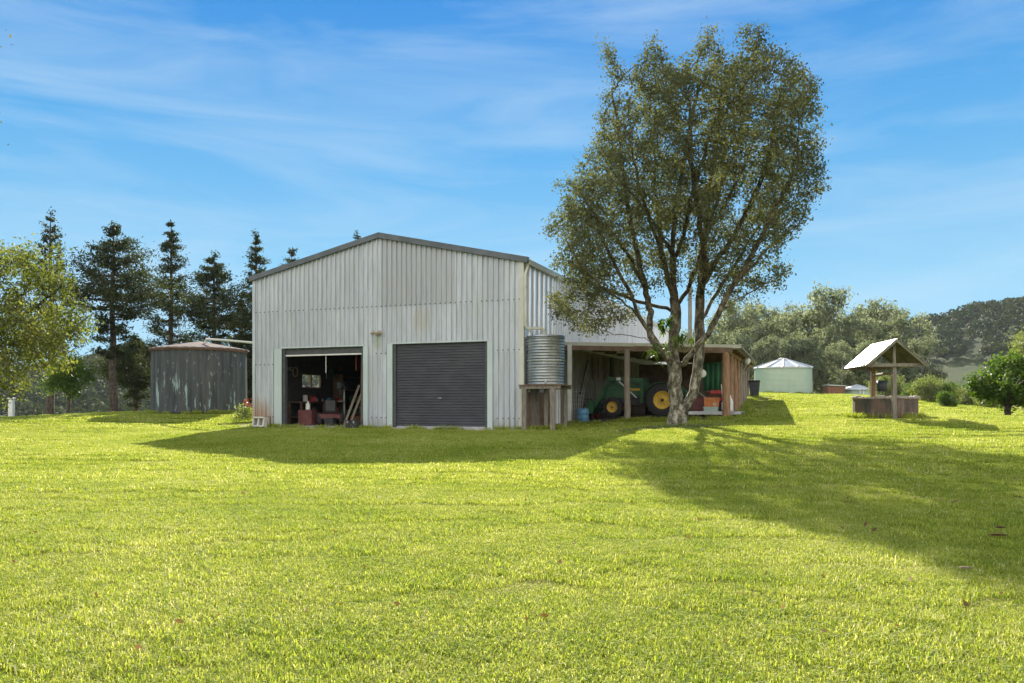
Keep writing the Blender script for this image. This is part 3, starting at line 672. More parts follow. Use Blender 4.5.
for k,(y_,z_,nm,mt,lb) in enumerate(((2.0,2.35,'hand_saw','steel','hand saw hanging on the dark wall above the tool chest'),(2.45,2.3,'coiled_rope','wood','coil of rope hanging left of the small window'),(4.75,2.3,'spanner','steel','long spanner hanging right of the small window'),(5.1,2.3,'coiled_hose','tarp','green hose coil hanging beside the long spanner'),(5.7,2.5,'hand_saw','rust','rusty saw hanging above the shelf rack'))):
    c=shw(-SW+.06,y_,z_-.0); mb=MB(); R3=Matrix.Rotation(TH,3,'Z')
    if 'coil' in nm:
        for j in range(3): mb.tube([c+R3@Vector((.03+.02*j,.17*math.cos(t),.2*math.sin(t)-.1)) for t in np.linspace(0,6.28,22)],.016,6)
    elif nm=='hand_saw': mb.add([c+R3@Vector(v) for v in ((.02,-.3,0),(.02,.2,.06),(.02,.2,-.12),(.02,-.3,-.04),(.03,-.3,0),(.03,.2,.06),(.03,.2,-.12),(.03,-.3,-.04))],[(0,1,2,3),(7,6,5,4),(0,4,5,1),(1,5,6,2),(2,6,7,3),(3,7,4,0)]); mb.tube([c+R3@Vector((.03,.2,.04)),c+R3@Vector((.03,.33,.02)),c+R3@Vector((.03,.32,-.1)),c+R3@Vector((.03,.2,-.1))],.02,6)
    else: mb.tube([c+R3@Vector((.03,0,-.3)),c+R3@Vector((.03,0,.2))],.02,6); mb.lathe([(.03,-.02),(.05,-.02),(.05,.02),(.03,.02)],c+R3@Vector((.03,0,.24)),12,axis=Matrix.Rotation(R(90),3,'Y'))
    solo(nm,mb,M[mt],lb,nm.replace('_',' '))
for k,(u_,v_,s_,mt,lb) in enumerate(((-8.6,1.2,.3,'black','black crate on the slab near the front of the open bay'),(-9.9,2.9,.34,'timber','brown box on the slab below the workbench edge'),(-8.5,2.9,.36,'rust','rusty box on the slab beside the drill press'),(-8.9,3.9,.4,'black','dark box on the slab behind the wheelbarrow'))):
    bx('storage_box',u_,v_,0,(s_*1.3,s_,s_),M[mt],lb,'box',.4*k)
# objects outside the front
mb=MB(); c=P(262.5,424.5,30.5); c.z=g1(c.x,c.y-.6)
bk=thing('concrete_block','weathered hollow concrete block leaning at the left corner of the shed','concrete block',(c.x,c.y-.35,ZC-.84),TH)
for x,w in ((-.24,.07),(.0,.07),(.24,.07)): mb.box((x,0,.19),(w,.2,.38),Matrix.Rotation(R(-14),3,'X'),.008)
for z in (.03,.35): mb.box((0,.03*z,z),(.5,.2,.06),Matrix.Rotation(R(-14),3,'X'),.008)
obj('block_web',mb,M['paleblock'],bk)
c=shw(-10.35,-.25,-.02); mb=MB(); mb.lathe([(.05,0),(.05,.1),(.02,.12),(.016,.38),(.03,.4)],c,8,capb=True,capt=True); solo('hose_tap',mb,M['black'],'short black standpipe in the grass left of the open bay','tap')
c=shw(-6.55,-.42,-.03); tb=thing('tool_case','black lidded tool case on the grass at the right jamb of the open bay','case',c,TH)
mb=MB(); mb.box((0,0,.12),(.46,.28,.24),bev=.02); obj('case_body',mb,M['black'],tb)
mb=MB(); mb.box((0,0,.265),(.48,.3,.045),bev=.015); obj('lid',mb,M['black'],tb)
for x in (-.13,.13):
    mb=MB(); mb.box((x,-.155,.22),(.05,.02,.07)); obj('latch',mb,M['steel'],tb)

# ------------------------------------------------------------------ small tank on stand
tc=sh(.70,.2); zt0=ZC+.70; zt1=ZC+2.34; TR=.645
st=thing('tank_stand','weathered timber tank stand with thick posts beside the shed corner','stand',(tc[0],tc[1],g1(tc[0]+.7,tc[1])),0)
gl=st.location.z
for i,(du,dv) in enumerate(((-.55,-.62),(.45,-.62),(-.5,.55),(.5,.6),(0,.0))):
    q=tc+U*du+V*dv; mb=MB(); w=.16 if i<2 else .13
    mb.box((q[0],q[1],(gl-.1+zt0-.16)/2),(w,w*.9,zt0-.16-gl+.1),Matrix.Rotation(TH+.1*i,3,'Z'),.02); obj('leg',mb,M['tgrey'],st,True)
mb=MB()
for dv in (-.62,.58): mb.bar((*(tc-U*.72+V*dv),zt0-.11),(*(tc+U*.72+V*dv),zt0-.11),.09,.1)
obj('beam',mb,M['tgrey'],st,True)
mb=MB()
for k in range(9):
    du=-.66+k*.165; mb.bar((*(tc+U*du-V*.7),zt0-.035),(*(tc+U*du+V*.7),zt0-.035),.15,.04)
obj('platform',mb,M['timber'],st,True)
tk=thing('water_tank','small galvanised corrugated water tank on the timber stand by the shed corner','water tank',(tc[0],tc[1],zt0-.015))
prof=[]; nc=17; Ht=zt1-zt0
for i in range(nc*8+1):
    t=i/(nc*8); prof.append((TR-.014+.016*math.sin(t*nc*2*math.pi),t*Ht))
mb=MB(); mb.lathe([(.0,.0)]+prof,(0,0,0),56); obj('tank_body',mb,M['galv'],tk)
mb=MB(); mb.lathe([(TR+.012,Ht-.02),(TR+.012,Ht+.015),(TR*.6,Ht+.03),(.18,Ht+.04),(.18,Ht+.06),(0,Ht+.06)],(0,0,0),40); obj('tank_lid',mb,M['galv'],tk)
mb=MB(); mb.tube([(-.05,-TR,.09),(-.05,-TR-.1,.09)],.03,8); mb.tube([(-.05,-TR-.08,.09),(-.05,-TR-.08,.16)],.015,6); mb.box((-.05,-TR-.08,.17),(.1,.02,.02)); obj('tap',mb,M['steel'],tk)
mb=MB(); mb.lathe([(TR+.012,Ht*.5-.02),(TR+.012,Ht*.5+.02)],(0,0,0),56); obj('seam_band',mb,M['steel'],tk)
# things under stand: boards leaning on wall
for i in range(5):
    q=sh(.15,-.05+i*.52); mb=MB(); hb=1.30+.16*math.sin(i*2.1); mb.box((q[0],q[1],Z0-.05+hb/2),(.04,.47,hb),Matrix.Rotation(TH,3,'Z')@Matrix.Rotation(-.05,3,'Y'),.008); solo('leaning_board',mb,M[['timber','loggrey','rust','timber','timber'][i]],['brown board leaning on the side wall nearest the shed corner','grey board leaning on the side wall behind the tank stand','rusty sheet leaning on the side wall behind the tank stand','brown board leaning on the side wall between rusty sheet and lean-to','brown board leaning on the side wall beside the lean-to post'][i],'board',group='boards leaning behind the tank stand')

# ------------------------------------------------------------------ lean-to
lc=np.array([LF1[0],LF1[1]])
LT=thing('lean_to','open lean-to with low metal roof on timber posts along the right side of the shed','lean-to',(float(lc[0]),float(lc[1]),g1(*lc)))
A=Vector((*LF0,ZC+2.35)); Bc=Vector((*LF1,ZC+2.06)); Cc=Vector((*(LF1+LV*19.5),ZC+2.42)); Dc=Vector((*sh(0,24),ZC+2.75))
mb=MB(); th=Vector((0,0,.035)); n=30
# corrugated sheet roof with ribs running across
def lerp(a,b,t): return a+(b-a)*t
cols=120
for side,dz in ((0,0.0),(1,.02)):
    pass
def roofpt(s,t): return lerp(lerp(A,Bc,s),lerp(Dc,Cc,s),t)
vs=[];fs=[]
m_=160
for i in range(m_+1):
    t=i/m_; hgt=(.02 if i%4 in(1,2) else 0)
    for s in (-.0,1.02):
        q=roofpt(s,t); vs.append(q+Vector((0,0,.05+hgt)))
for i in range(m_): fs.append((2*i,2*i+1,2*i+3,2*i+2))
mb.add(vs,fs); 
ro=obj('roof',mb,M['roofm'],LT,True)
md=ro.modifiers.new('thick','SOLIDIFY'); md.thickness=.006
mb=MB(); mb.bar(A+Vector((0,-.04,.03)),Bc+Vector((.15,-.08,.03)),.03,.13); obj('fascia',mb,M['cream'],LT,True)
mb=MB(); mb.bar(Bc+Vector((.15,-.08,.02)),Cc+Vector((.15,0,.02)),.03,.1); obj('fascia',mb,M['tgrey'],LT,True)
dn=Vector((0,0,-.11)); 
mb=MB(); mb.bar(lerp(A,Bc,.01)+dn,lerp(A,Bc,.98)+dn,.09,.2); obj('beam',mb,M['timber'],LT,True)
e0=lerp(A,Bc,.945); e1=lerp(Dc,Cc,.965)
mb=MB(); mb.bar(e0+dn*1.05,e1+dn*1.05,.12,.19); obj('beam',mb,M['log'],LT,True)
for i in range(1,9):
    t=i/9; mb=MB(); mb.bar(roofpt(.0,t)+Vector((0,0,-.05)),roofpt(.99,t)+Vector((0,0,-.05)),.06,.13); obj('rafter',mb,M['timber'],LT,True)
def post(p,top,r,mat,square=False,lab=None,bow=.02):
    z=g1(p[0],p[1])-.1; mb=MB()
    if square: mb.box((p[0],p[1],(z+top)/2),(r*2,r*2,top-z),Matrix.Rotation(TH,3,'Z'),.01)
    else:
        k=5; mb.tube([(p[0]+random.uniform(-bow,bow),p[1],z+(top-z)*i/k) for i in range(k+1)],[r*(1.1-.15*i/k)*random.uniform(.96,1.04) for i in range(k+1)],12)
    o=obj('post',mb,M[mat],LT,True)
    if lab:o['label']=lab
post(sh(.40,3.93),ZC+2.32,.075,'white',True,'square white painted post')
post(sh(2.64,4.0),ZC+2.1,.115,'loggrey')
pf=sh(6.24,4.05)
ts=[0,2.5,5,7.5,10,12.6,15.2,18.6]
for i,t in enumerate(ts):
    q=pf+LV*t
    post(q,ZC+2.06+.018*t-.16,.135-.006*i,'log' if i<4 else 'loggrey')
# braces on the far posts
for t in (10,12.6):
    q=pf+LV*t; mb=MB(); mb.tube([(q[0],q[1],ZC+1.5),(q[0]+.35,q[1]-.1,ZC+2.05)],.05,8); obj('brace',mb,M['loggrey'],LT,True)
mb=MB(); q0=sh(.1,4)+LV*11.5; q1=pf+LV*11.5
mb.bar((q0[0]+1.0,q0[1],ZC+.95),(q1[0],q1[1],ZC+.95),.05,2.3); o=obj('back_wall',mb,M['timber'],LT,True)
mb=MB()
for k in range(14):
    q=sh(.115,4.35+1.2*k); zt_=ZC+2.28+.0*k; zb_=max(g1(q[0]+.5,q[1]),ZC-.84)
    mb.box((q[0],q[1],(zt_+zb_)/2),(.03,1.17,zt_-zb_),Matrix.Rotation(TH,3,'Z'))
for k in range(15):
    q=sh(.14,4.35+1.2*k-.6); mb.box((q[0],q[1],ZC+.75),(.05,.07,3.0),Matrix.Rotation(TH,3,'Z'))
obj('wall_lining',mb,M['oldlining'],LT,True)  # panels added over the shed wall, darkened to stand in for shade
# dirt floor of the lean-to
mb=MB(); nn=24; vs=[];fs=[]
for i in range(nn+1):
    for j in range(9):
        a_=LF0*(1-j/8)+LF1*(j/8)-V*.25; b_=sh(0,24)*(1-j/8)+(LF1+LV*19.5)*(j/8); q=a_*(1-i/nn)+b_*(i/nn)
        vs.append((q[0],q[1],max(g1(q[0]+(.45 if j==0 else 0),q[1]),ZC-.84)+.045))
for i in range(nn):
    for j in range(8): a_=i*9+j; fs.append((a_,a_+1,a_+10,a_+9))
mb.add(vs,fs,True); o=obj('dirt_floor',mb,M['dirt']); o['kind']='structure'
def gl2(x,y): return g1(x,y)+.045

# fluorescent light
c=P(622,352.3,31.6); mb=MB(); mb.box(c,(.4,.07,.06),Matrix.Rotation(TH,3,'Z'),.01); mb.tube([c+Vector((0,0,.02)),c+Vector((0,0,.25))],.01,6); mb.lathe([(.06,-.03),(.07,0),(.05,.05)],c+Vector((-.15,0,-.01)),12); solo('batten_light',mb,M['white'],'white batten light hanging under the lean-to roof above the tractor','light',(c.x,c.y,c.z-.04))

# ------------------------------------------------------------------ tractor  (local +x = forward)
tp=P(669,420,30.75); tz=gl2(tp.x,tp.y)
TA=math.atan2(.362,-.932)
TRc=thing('tractor','green compact tractor with yellow wheels and front loader parked under the lean-to','tractor',(tp.x,tp.y+.62,tz),TA)
# near side in local = +y?  forward=(-.93,.36); left of forward = (-.36,-.93) -> toward the camera = +y
def wheel(x,y,r,w,rr,nm='wheel'):
    ax=Matrix.Rotation(R(90),3,'X'); mb=MB()
    mb.lathe([(rr*.98,-w/2),(r*.9,-w/2),(r*.97,-w*.38),(r*.985,0),(r*.97,w*.38),(r*.9,w/2),(rr*.98,w/2),(rr*.9,0),(rr*.98,-w/2)],(x,y,r),40,axis=ax)
    nl=22 if r>.5 else 18
    for k in range(nl):
        for sg in (-1,1):
            a=2*math.pi*(k+(0 if sg>0 else .5))/nl; m3=Matrix.Rotation(-a,3,'Y')
            mb.box(Vector((x,y+sg*w*.24,r))+m3@Vector((0,0,r*.99)),(r*.1,w*.5,r*.07),m3@Matrix.Rotation(sg*.5,3,'Z'))
    wh=obj(nm,mb,M['rubber'],TRc)
    sy=1 if y>0 else -1
    mb=MB(); mb.lathe([(rr,-w*.45),(rr,w*.42),(rr*.88,w*.42),(rr*.82,w*.25),(rr*.35,w*.15),(rr*.3,w*.28),(.0,w*.28)],(x,y,r),32,axis=Matrix.Rotation(R(-90*sy),3,'X')); obj('rim',mb,M['yellow'],wh)
    for kk in range(8):
        aa=2*math.pi*kk/8; mb=MB(); mb.lathe([(rr*.07,0),(rr*.07,.03),(0,.03)],(x+rr*.55*math.cos(aa),y+sy*w*.18,r+rr*.55*math.sin(aa)),6,axis=Matrix.Rotation(R(-90*sy),3,'X')); obj('wheel_nut',mb,M['steel'],wh)
    mb=MB(); mb.lathe([(rr*.17,w*.2),(rr*.17,w*.36),(0,w*.36)],(x,y,r),14,axis=Matrix.Rotation(R(-90*sy),3,'X')); obj('hub',mb,M['black'],wh)
    return wh
for sy in (1,-1):
    wheel(0,sy*.62,.66,.36,.36); wheel(1.98,sy*.6,.39,.24,.225)
    mb=MB(); # rear fender
    pts=[(.78*math.cos(a),.70*math.sin(a)+.66) for a in [R(x) for x in range(25,166,14)]]; vs=[];fs=[]
    for x,z in pts: vs+=[(x,sy*.42,z),(x,sy*.84,z)]
    for i in range(len(pts)-1): fs.append((2*i,2*i+1,2*i+3,2*i+2))
    mb.add(vs,fs,True); mb.add([(x,sy*.42,z) for x,z in pts]+[(0,sy*.42,.66)],[tuple(range(len(pts)+1))]); o=obj('fender',mb,M['green'],TRc); md=o.modifiers.new('t','SOLIDIFY'); md.thickness=.03
mb=MB(); mb.prism([(.75,-.26,.80),(2.35,-.26,.74),(2.42,-.26,.85),(2.38,-.26,1.22),(2.1,-.26,1.32),(.75,-.26,1.42)],(0,.52,0)); obj('bonnet',mb,M['green'],TRc)
mb=MB(); mb.box((1.2,.275,1.08),(.7,.02,.09)); mb.box((1.2,-.275,1.08),(.7,.02,.09)); obj('bonnet_stripe',mb,M['yellow'],TRc)
mb=MB(); mb.box((2.42,0,1.0),(.03,.42,.34)); obj('grille',mb,M['black'],TRc)
for y in (-.14,.14):
    mb=MB(); mb.lathe([(.07,0),(.07,.03),(0,.035)],(2.42,y,1.14),14,axis=Matrix.Rotation(R(90),3,'Y')); obj('headlight',mb,M['white'],TRc)
mb=MB(); mb.box((.95,0,.62),(2.6,.34,.3),bev=.03); mb.box((0,0,.66),(.5,.9,.3),bev=.04); mb.box((1.98,0,.42),(.16,1.05,.12)); mb.box((2.3,0,.6),(.4,.3,.22)); obj('chassis',mb,M['black'],TRc)
mb=MB(); mb.box((.0,0,1.0),(.5,.5,.12),bev=.04); mb.box((-.24,0,1.25),(.12,.48,.5),Matrix.Rotation(-.15,3,'Y'),.04); obj('seat',mb,M['black'],TRc)
mb=MB(); mb.tube([(.78,0,1.35),(.6,0,1.5)],.03,8); mb.lathe([(.18,0),(.2,.015),(.18,.03),(.165,.015),(.18,0)],(.58,0,1.5),24,axis=Matrix.Rotation(-.7,3,'Y')); obj('steering_wheel',mb,M['black'],TRc)
mb=MB(); mb.tube([(-.35,.5,.8),(-.4,.5,2.2),(-.4,-.5,2.2),(-.35,-.5,.8)],.035,8); obj('roll_bar',mb,M['black'],TRc)
mb=MB(); mb.tube([(1.8,-.1,1.3),(1.8,-.1,1.75),(1.86,-.1,1.82)],.03,8); obj('exhaust',mb,M['black'],TRc)
for sy in (1,-1):
    y=sy*.44; mb=MB()
    mb.bar((.85,y,.55),(.85,y,1.45),.08,.14,(1,0,0)); mb.bar((.82,y,1.44),(2.2,y,1.50),.07,.15); mb.bar((2.15,y,1.52),(2.75,y,.42),.07,.15); mb.bar((1.0,y,.85),(1.9,y,1.40),.05,.06)
    obj('loader_arm',mb,M['green'],TRc)
mb=MB(); mb.prism([(2.78,-.75,.14),(3.2,-.75,.10),(3.22,-.75,.13),(2.95,-.75,.6),(2.78,-.75,.62),(2.7,-.75,.35)],(0,1.5,0)); obj('bucket',mb,M['green'],TRc)
for sy in (1,-1):
    mb=MB(); mb.tube([(.9,sy*.47,1.2),(1.3,sy*.52,1.38),(1.9,sy*.5,1.44),(2.2,sy*.5,1.4),(2.4,sy*.5,1.0)],.014,6); obj('hose',mb,M['black'],TRc)
    mb=MB(); mb.bar((1.05,sy*.5,.75),(1.75,sy*.5,1.4),.05,.05); obj('hydraulic_ram',mb,M['steel'],TRc)
mb=MB(); mb.tube([(2.15,0,1.48),(2.15,.44,1.48)],.035,8); mb.tube([(2.15,0,1.48),(2.15,-.44,1.48)],.035,8); obj('cross_tube',mb,M['green'],TRc)
mb=MB(); mb.box((1.78,.49,1.50),(.17,.02,.12)); obj('number_tag',mb,M['white'],TRc)

# things in the tractor bay
c=P(583,422,30.6); c.z=gl2(c.x,c.y); dr=thing('blue_drum','blue plastic drum on the dirt just behind the white lean-to post','drum',c)
mb=MB(); mb.lathe([(.2,0),(.225,.03),(.225,.18),(.235,.2),(.225,.22),(.225,.36),(.235,.38),(.225,.4),(.225,.5),(.2,.54)],(0,0,0),24,capb=True,capt=True); obj('drum_body',mb,M['blue'],dr)
for q_ in ((.08,-.06,0),(-.1,.05,0)):
    mb=MB(); mb.lathe([(.04,.54),(.04,.58)],q_,12,capt=True); obj('bung',mb,M['blue'],dr)
c=P(587,405,33.2); c.z=gl2(c.x,c.y)+.0; 
mb=MB(); mb.box(c+Vector((0,0,.5)),(.55,.4,.9),Matrix.Rotation(TH,3,'Z'),.04); mb.tube([c+Vector((-.2,0,.95)),c+Vector((-.2,-.05,1.15)),c+Vector((.2,-.05,1.15)),c+Vector((.2,0,.95))],.02,6); solo('generator',mb,M['maroon'],'dark red machine against the wall behind the blue drum','machine',tuple(c))
spec=[(577,393,355,1.3,'rod','black'),(581,380,352,.8,'rake','wood'),(591,380,358,0,'plank','timber'),(597,380,358,0,'plank','loggrey'),(603,380,358,0,'plank','timber'),(609,380,358,0,'panel','black')]
labs=['long black bar hanging on the wall next to the white post','rake with a tilted wooden handle on the lean-to wall','narrow brown plank hanging on the wall, leftmost of three','grey plank hanging on the wall between two brown planks','brown plank hanging on the wall, rightmost of three','dark panel hanging on the wall right of the three planks']
for i,(px,y0,y1,tl,kd,mt) in enumerate(spec):
    # on the shed's side wall: find s for px
    r=(px-CX)/F; s=(r*S0[1]-S0[0]+U[0]*-.07+.07*r*(-U[1]))/(V[0]-r*V[1]); q=sh(.20,s); D=q[1]
    za=ZC+(HY-y0)/F*D; zb=ZC+(HY-y1)/F*D; mb=MB(); w={'rod':.05,'rake':.04,'plank':.45,'panel':.55}[kd]
    d=Vector((V[0],V[1],0))
    if kd in('rod','rake'):
        mb.tube([Vector((q[0],q[1],za)),Vector((q[0],q[1],zb))+d*tl],.025,8)
        if kd=='rake': mb.box(Vector((q[0],q[1],zb))+d*tl,(.08,.5,.06),Matrix.Rotation(TH,3,'Z'))
        else: mb.box(Vector((q[0],q[1],za)),(.08,.12,.12),Matrix.Rotation(TH,3,'Z'))
    else: mb.box((q[0],q[1],(za+zb)/2),(.04,w,zb-za),Matrix.Rotation(TH,3,'Z'),.008); mb.tube([(q[0]+.03,q[1],zb-.03),(q[0]+.03,q[1],zb+.08)],.01,5)
    solo(['bar','rake','plank','plank','plank','wall_panel'][i],mb,M[mt],labs[i],['bar','rake','plank','plank','plank','panel'][i],group='planks hanging on the lean-to wall' if kd=='plank' else None)
# wire mesh roll against white post
mb=MB(); c=P(576,424,31.3); c.z=gl2(c.x,c.y)
for k in range(7): mb.tube([c+Vector((.05*k-.15,0,0)),c+Vector((.05*k-.3+.06*k,.15,1.35))],.008,5)
for k in range(8): mb.tube([c+Vector((-.15-.02*k,.02*k,.17*k+.03)),c+Vector((.2+.02*k,.02*k,.17*k+.03))],.006,5)
solo('wire_mesh',mb,M['steel'],'strip of wire mesh leaning inside the lean-to behind the white post','wire mesh',tuple(c))

# ------------------------------------------------------------------ right bay goods
c=P(716,413,29.9); tl=thing('flat_trailer','low flat steel trailer deck loaded with boxes in the right bay of the lean-to','trailer',(c.x,c.y,gl2(c.x,c.y)),TH)
hz=c.z-gl2(c.x,c.y); hz=max(hz,.2)
mb=MB(); mb.box((.0,.3,hz-.03),(1.9,1.5,.05)); obj('deck',mb,M['steel'],tl)
mb=MB(); 
for y in (-.45,1.05): mb.box((0,y,hz-.09),(1.9,.06,.07))
obj('frame_rail',mb,M['steel'],tl)
for x in (-.55,.75):
    for y in (-.35,.95):
        mb=MB(); mb.lathe([(.04,-.05),(.1,-.05),(.11,0),(.1,.05),(.04,.05)],(x,y,.11),16,axis=Matrix.Rotation(R(90),3,'X'),capb=True,capt=True); obj('wheel',mb,M['rubber'],tl)
tc_=Vector((c.x,c.y,tl.location.z+hz-.005)); RZ=Matrix.Rotation(TH,3,'Z')
def onT(x,y,z=0): return tc_+RZ@Vector((x,y,z))
def crate(name,p,size,mat,label,cat,rz=0,handles=True,taper=.06):
    mb=MB(); w,d,h=[k/2 for k in size]; R3=Matrix.Rotation(TH+rz,3,'Z'); t=1-taper
    o_=[Vector(v) for v in((-w*t,-d*t,0),(w*t,-d*t,0),(w*t,d*t,0),(-w*t,d*t,0),(-w,-d,2*h),(w,-d,2*h),(w,d,2*h),(-w,d,2*h),(-w*.92,-d*.9,2*h),(w*.92,-d*.9,2*h),(w*.92,d*.9,2*h),(-w*.92,d*.9,2*h),(-w*.9,-d*.88,h*.8),(w*.9,-d*.88,h*.8),(w*.9,d*.88,h*.8),(-w*.9,d*.88,h*.8))]
    mb.add([p+R3@v for v in o_],[(3,2,1,0),(0,1,5,4),(1,2,6,5),(2,3,7,6),(3,0,4,7),(4,5,9,8),(5,6,10,9),(6,7,11,10),(7,4,8,11),(8,9,13,12),(9,10,14,13),(10,11,15,14),(11,8,12,15),(12,13,14,15)])
    if handles:
        mb.bar(p+R3@Vector((-w-.01,-d*1.02,2*h-.02)),p+R3@Vector((w+.01,-d*1.02,2*h-.02)),.02,.035)
    return solo(name,mb,mat,label,cat,tuple(p))
crate('crate',onT(-.15,-.2),(.52,.34,.17),M['teal'],'pale teal low crate on the trailer deck','crate')
crate('crate',onT(-.13,-.2,.17),(.54,.36,.34),M['orange'],'orange crate stacked on the pale teal crate','crate',.05)
p=onT(.42,-.1); mb=MB(); mb.box(p+Vector((0,0,.2)),(.38,.4,.34),RZ,.06); mb.lathe([(.05,.36),(.12,.38),(.12,.5),(.03,.55)],p,14,capt=True); mb.tube([p+Vector((-.15,0,.36)),p+Vector((-.2,0,.8)),p+Vector((-.2,.1,1.0))],.02,6); solo('pump',mb,M['white'],'white petrol pump beside the orange crate','pump',tuple(p))
p=onT(-.62,.35); mb=MB(); mb.box(p+Vector((0,0,.26)),(.6,.5,.5),RZ,.03); mb.box(p+Vector((0,0,.53)),(.64,.54,.05),RZ,.01); solo('carton',mb,M['maroon'],'red brown box behind the orange crate beside the tree trunk','box',tuple(p))
p=onT(-.0,.75); mb=MB(); mb.box(p+Vector((0,0,.45)),(.7,.5,.1),RZ,.03); mb.box(p+Vector((0,0,.72)),(.66,.44,.16),RZ,.05)
for x in(-.28,.28):
    for y in(-.2,.2): mb.tube([p+RZ@Vector((x,y,0)),p+RZ@Vector((x,y,.45))],.02,6)
solo('red_mower_deck',mb,M['red'],'red machine cover standing on thin legs at the back of the trailer','machine',tuple(p))
p=onT(.45,.65); mb=MB(); mb.lathe([(.1,0),(.11,.02),(.11,.35),(.06,.48),(.03,.5),(.03,.6)],p,16,capb=True,capt=True); solo('gas_bottle',mb,M['white'],'tall white bottle standing at the right rear of the trailer','bottle',tuple(p))
mb=MB(); mb.tube([onT(-.95,.05,.95),onT(-.4,-.25,.55),onT(.0,-.35,.28)],.018,6); mb.box(onT(.0,-.35,.26),(.12,.05,.08),RZ); solo('long_handle',mb,M['steel'],'thin metal handle leaning across the boxes toward the orange crate','handle')
# hanging green cloth and round white lid
c=P(714,377,32.3); mb=MB(); vs=[];fs=[]
zt=ZC+(HY-363)/F*32.3; zb_=ZC+(HY-391)/F*32.3
for i in range(19):
    t=i/18; x=-.42+.7*t; yy=.05*math.sin(t*22)
    vs+=[c+RZ@Vector((x*1.05,yy*.4,zt-c.z)),c+RZ@Vector((x,yy,zb_-c.z))]
for i in range(18): fs.append((2*i,2*i+1,2*i+3,2*i+2))
mb.add(vs,fs,True); mb.tube([c+RZ@Vector((-.5,0,zt-c.z)),c+RZ@Vector((.35,0,zt-c.z))],.018,6); o=solo('hanging_tarp',mb,M['tarp'],'green cloth hanging from a rail inside the right bay of the lean-to','tarp',tuple(c)); md=o.modifiers.new('t','SOLIDIFY'); md.thickness=.01
c=P(702.3,373.5,29.2); mb=MB(); mb.lathe([(0,-.02),(.14,-.02),(.15,0),(.13,.02),(.05,.035),(0,.035)],c,24,axis=Matrix.Rotation(R(90),3,'X')); mb.tube([c+Vector((0,0,.14)),c+Vector((0,0,.8))],.006,5); solo('hanging_disc',mb,M['white'],'round white disc hanging in the right bay next to the tree trunk','disc',(c.x,c.y,c.z-.15))
c=Vector((*(pf+LV*9.3-U*.1),0)); c=P(746.6,361.5,c.y-.2); mb=MB(); mb.lathe([(.0,-.16),(.1,-.14),(.17,-.03),(.17,.08),(.14,.16)],c,18); mb.tube([c+Vector((-.14,0,.14)),c+Vector((0,0,.26)),c+Vector((.14,0,.14))],.01,5); solo('hanging_bucket',mb,M['white'],'small pale bucket hanging from the lean-to edge on a far post','bucket',(c.x,c.y,c.z-.17))
# wheelie bin
c=P(754.5,396.5,46.5); c.z=g1(c.x,c.y); bn=thing('rubbish_bin','dark wheelie bin standing on the lawn at the far end of the lean-to','bin',c,TH)
mb=MB(); w0,w1=.22,.29; mb.add([(-w0,-.25,.05),(w0,-.25,.05),(w0,.2,.05),(-w0,.2,.05),(-w1,-.34,.9),(w1,-.34,.9),(w1,.3,.9),(-w1,.3,.9)],[(3,2,1,0),(0,1,5,4),(1,2,6,5),(2,3,7,6),(3,0,4,7),(4,5,6,7)]); obj('bin_body',mb,M['bin'],bn)
mb=MB(); mb.box((0,-.02,.94),(.62,.7,.06),Matrix.Rotation(-.06,3,'X'),.02); obj('lid',mb,M['bin'],bn)
for x in(-.2,.2):
    mb=MB(); mb.lathe([(.03,-.03),(.1,-.03),(.1,.03),(.03,.03)],(x,.24,.1),16,axis=Matrix.Rotation(R(90),3,'Y'),capb=True,capt=True); obj('wheel',mb,M['rubber'],bn)

# ------------------------------------------------------------------ old tank left
ox,oy=-14.75,37.8; oz=g1(ox,oy)-.05
OT=thing('old_water_tank','dark stained round concrete water tank with low rusty cone roof left of the shed','water tank',(ox,oy,oz))
OR=2.12; OH=ZC+(HY-347)/F*35.8-oz
mb=MB(); ns=30; vs=[]; fs=[]; nr=ns*4
for z in (0,OH*.33,OH*.66,OH):
    for k in range(nr):
        a=2*math.pi*k/nr; rr=OR*(1+.012*(z/OH-.5)*-1)-(.03 if k%4==0 else 0); vs.append((rr*math.cos(a),rr*math.sin(a),z))
for j in range(3):
    for k in range(nr): fs.append((j*nr+k,j*nr+(k+1)%nr,(j+1)*nr+(k+1)%nr,(j+1)*nr+k))
mb.add(vs,fs); obj('tank_wall',mb,M['oldtank'],OT)
mb=MB(); nr=72
for k in range(nr):
    a0,a1=2*math.pi*k/nr,2*math.pi*(k+1)/nr; h0=.02*(k%2); h1=.02*((k+1)%2)
    mb.add([((OR+.1)*math.cos(a0),(OR+.1)*math.sin(a0),OH+.0+h0),((OR+.1)*math.cos(a1),(OR+.1)*math.sin(a1),OH+.0+h1),(0,0,OH+.42)],[(0,1,2)])
    mb.add([((OR+.1)*math.cos(a0),(OR+.1)*math.sin(a0),OH+h0),((OR+.1)*math.cos(a1),(OR+.1)*math.sin(a1),OH+h1),((OR+.1)*math.cos(a1),(OR+.1)*math.sin(a1),OH-.06),((OR+.1)*math.cos(a0),(OR+.1)*math.sin(a0),OH-.06)],[(3,2,1,0)])
obj('roof',mb,M['rroof'],OT)
mb=MB(); mb.lathe([(OR+.04,OH-.12),(OR+.04,OH-.05)],(0,0,0),72); obj('top_band',mb,M['rust'],OT)
# feed pipe from shed to tank
mb=MB(); pa=Vector((ox+.5,oy-.6,oz+OH+.35)); pb=shw(-SW-.02,1.2,0); pb.z=ZC+(HY-344.5)/F*32.5
mb.tube([pa+Vector((0,0,-.05)),pa+Vector((.05,-.02,.12)),lerp(pa,pb,.3)+Vector((0,0,.1)),pb],.05,10); solo('feed_pipe',mb,M['cream'],'pale pipe running from the shed wall to the roof of the old tank','pipe')

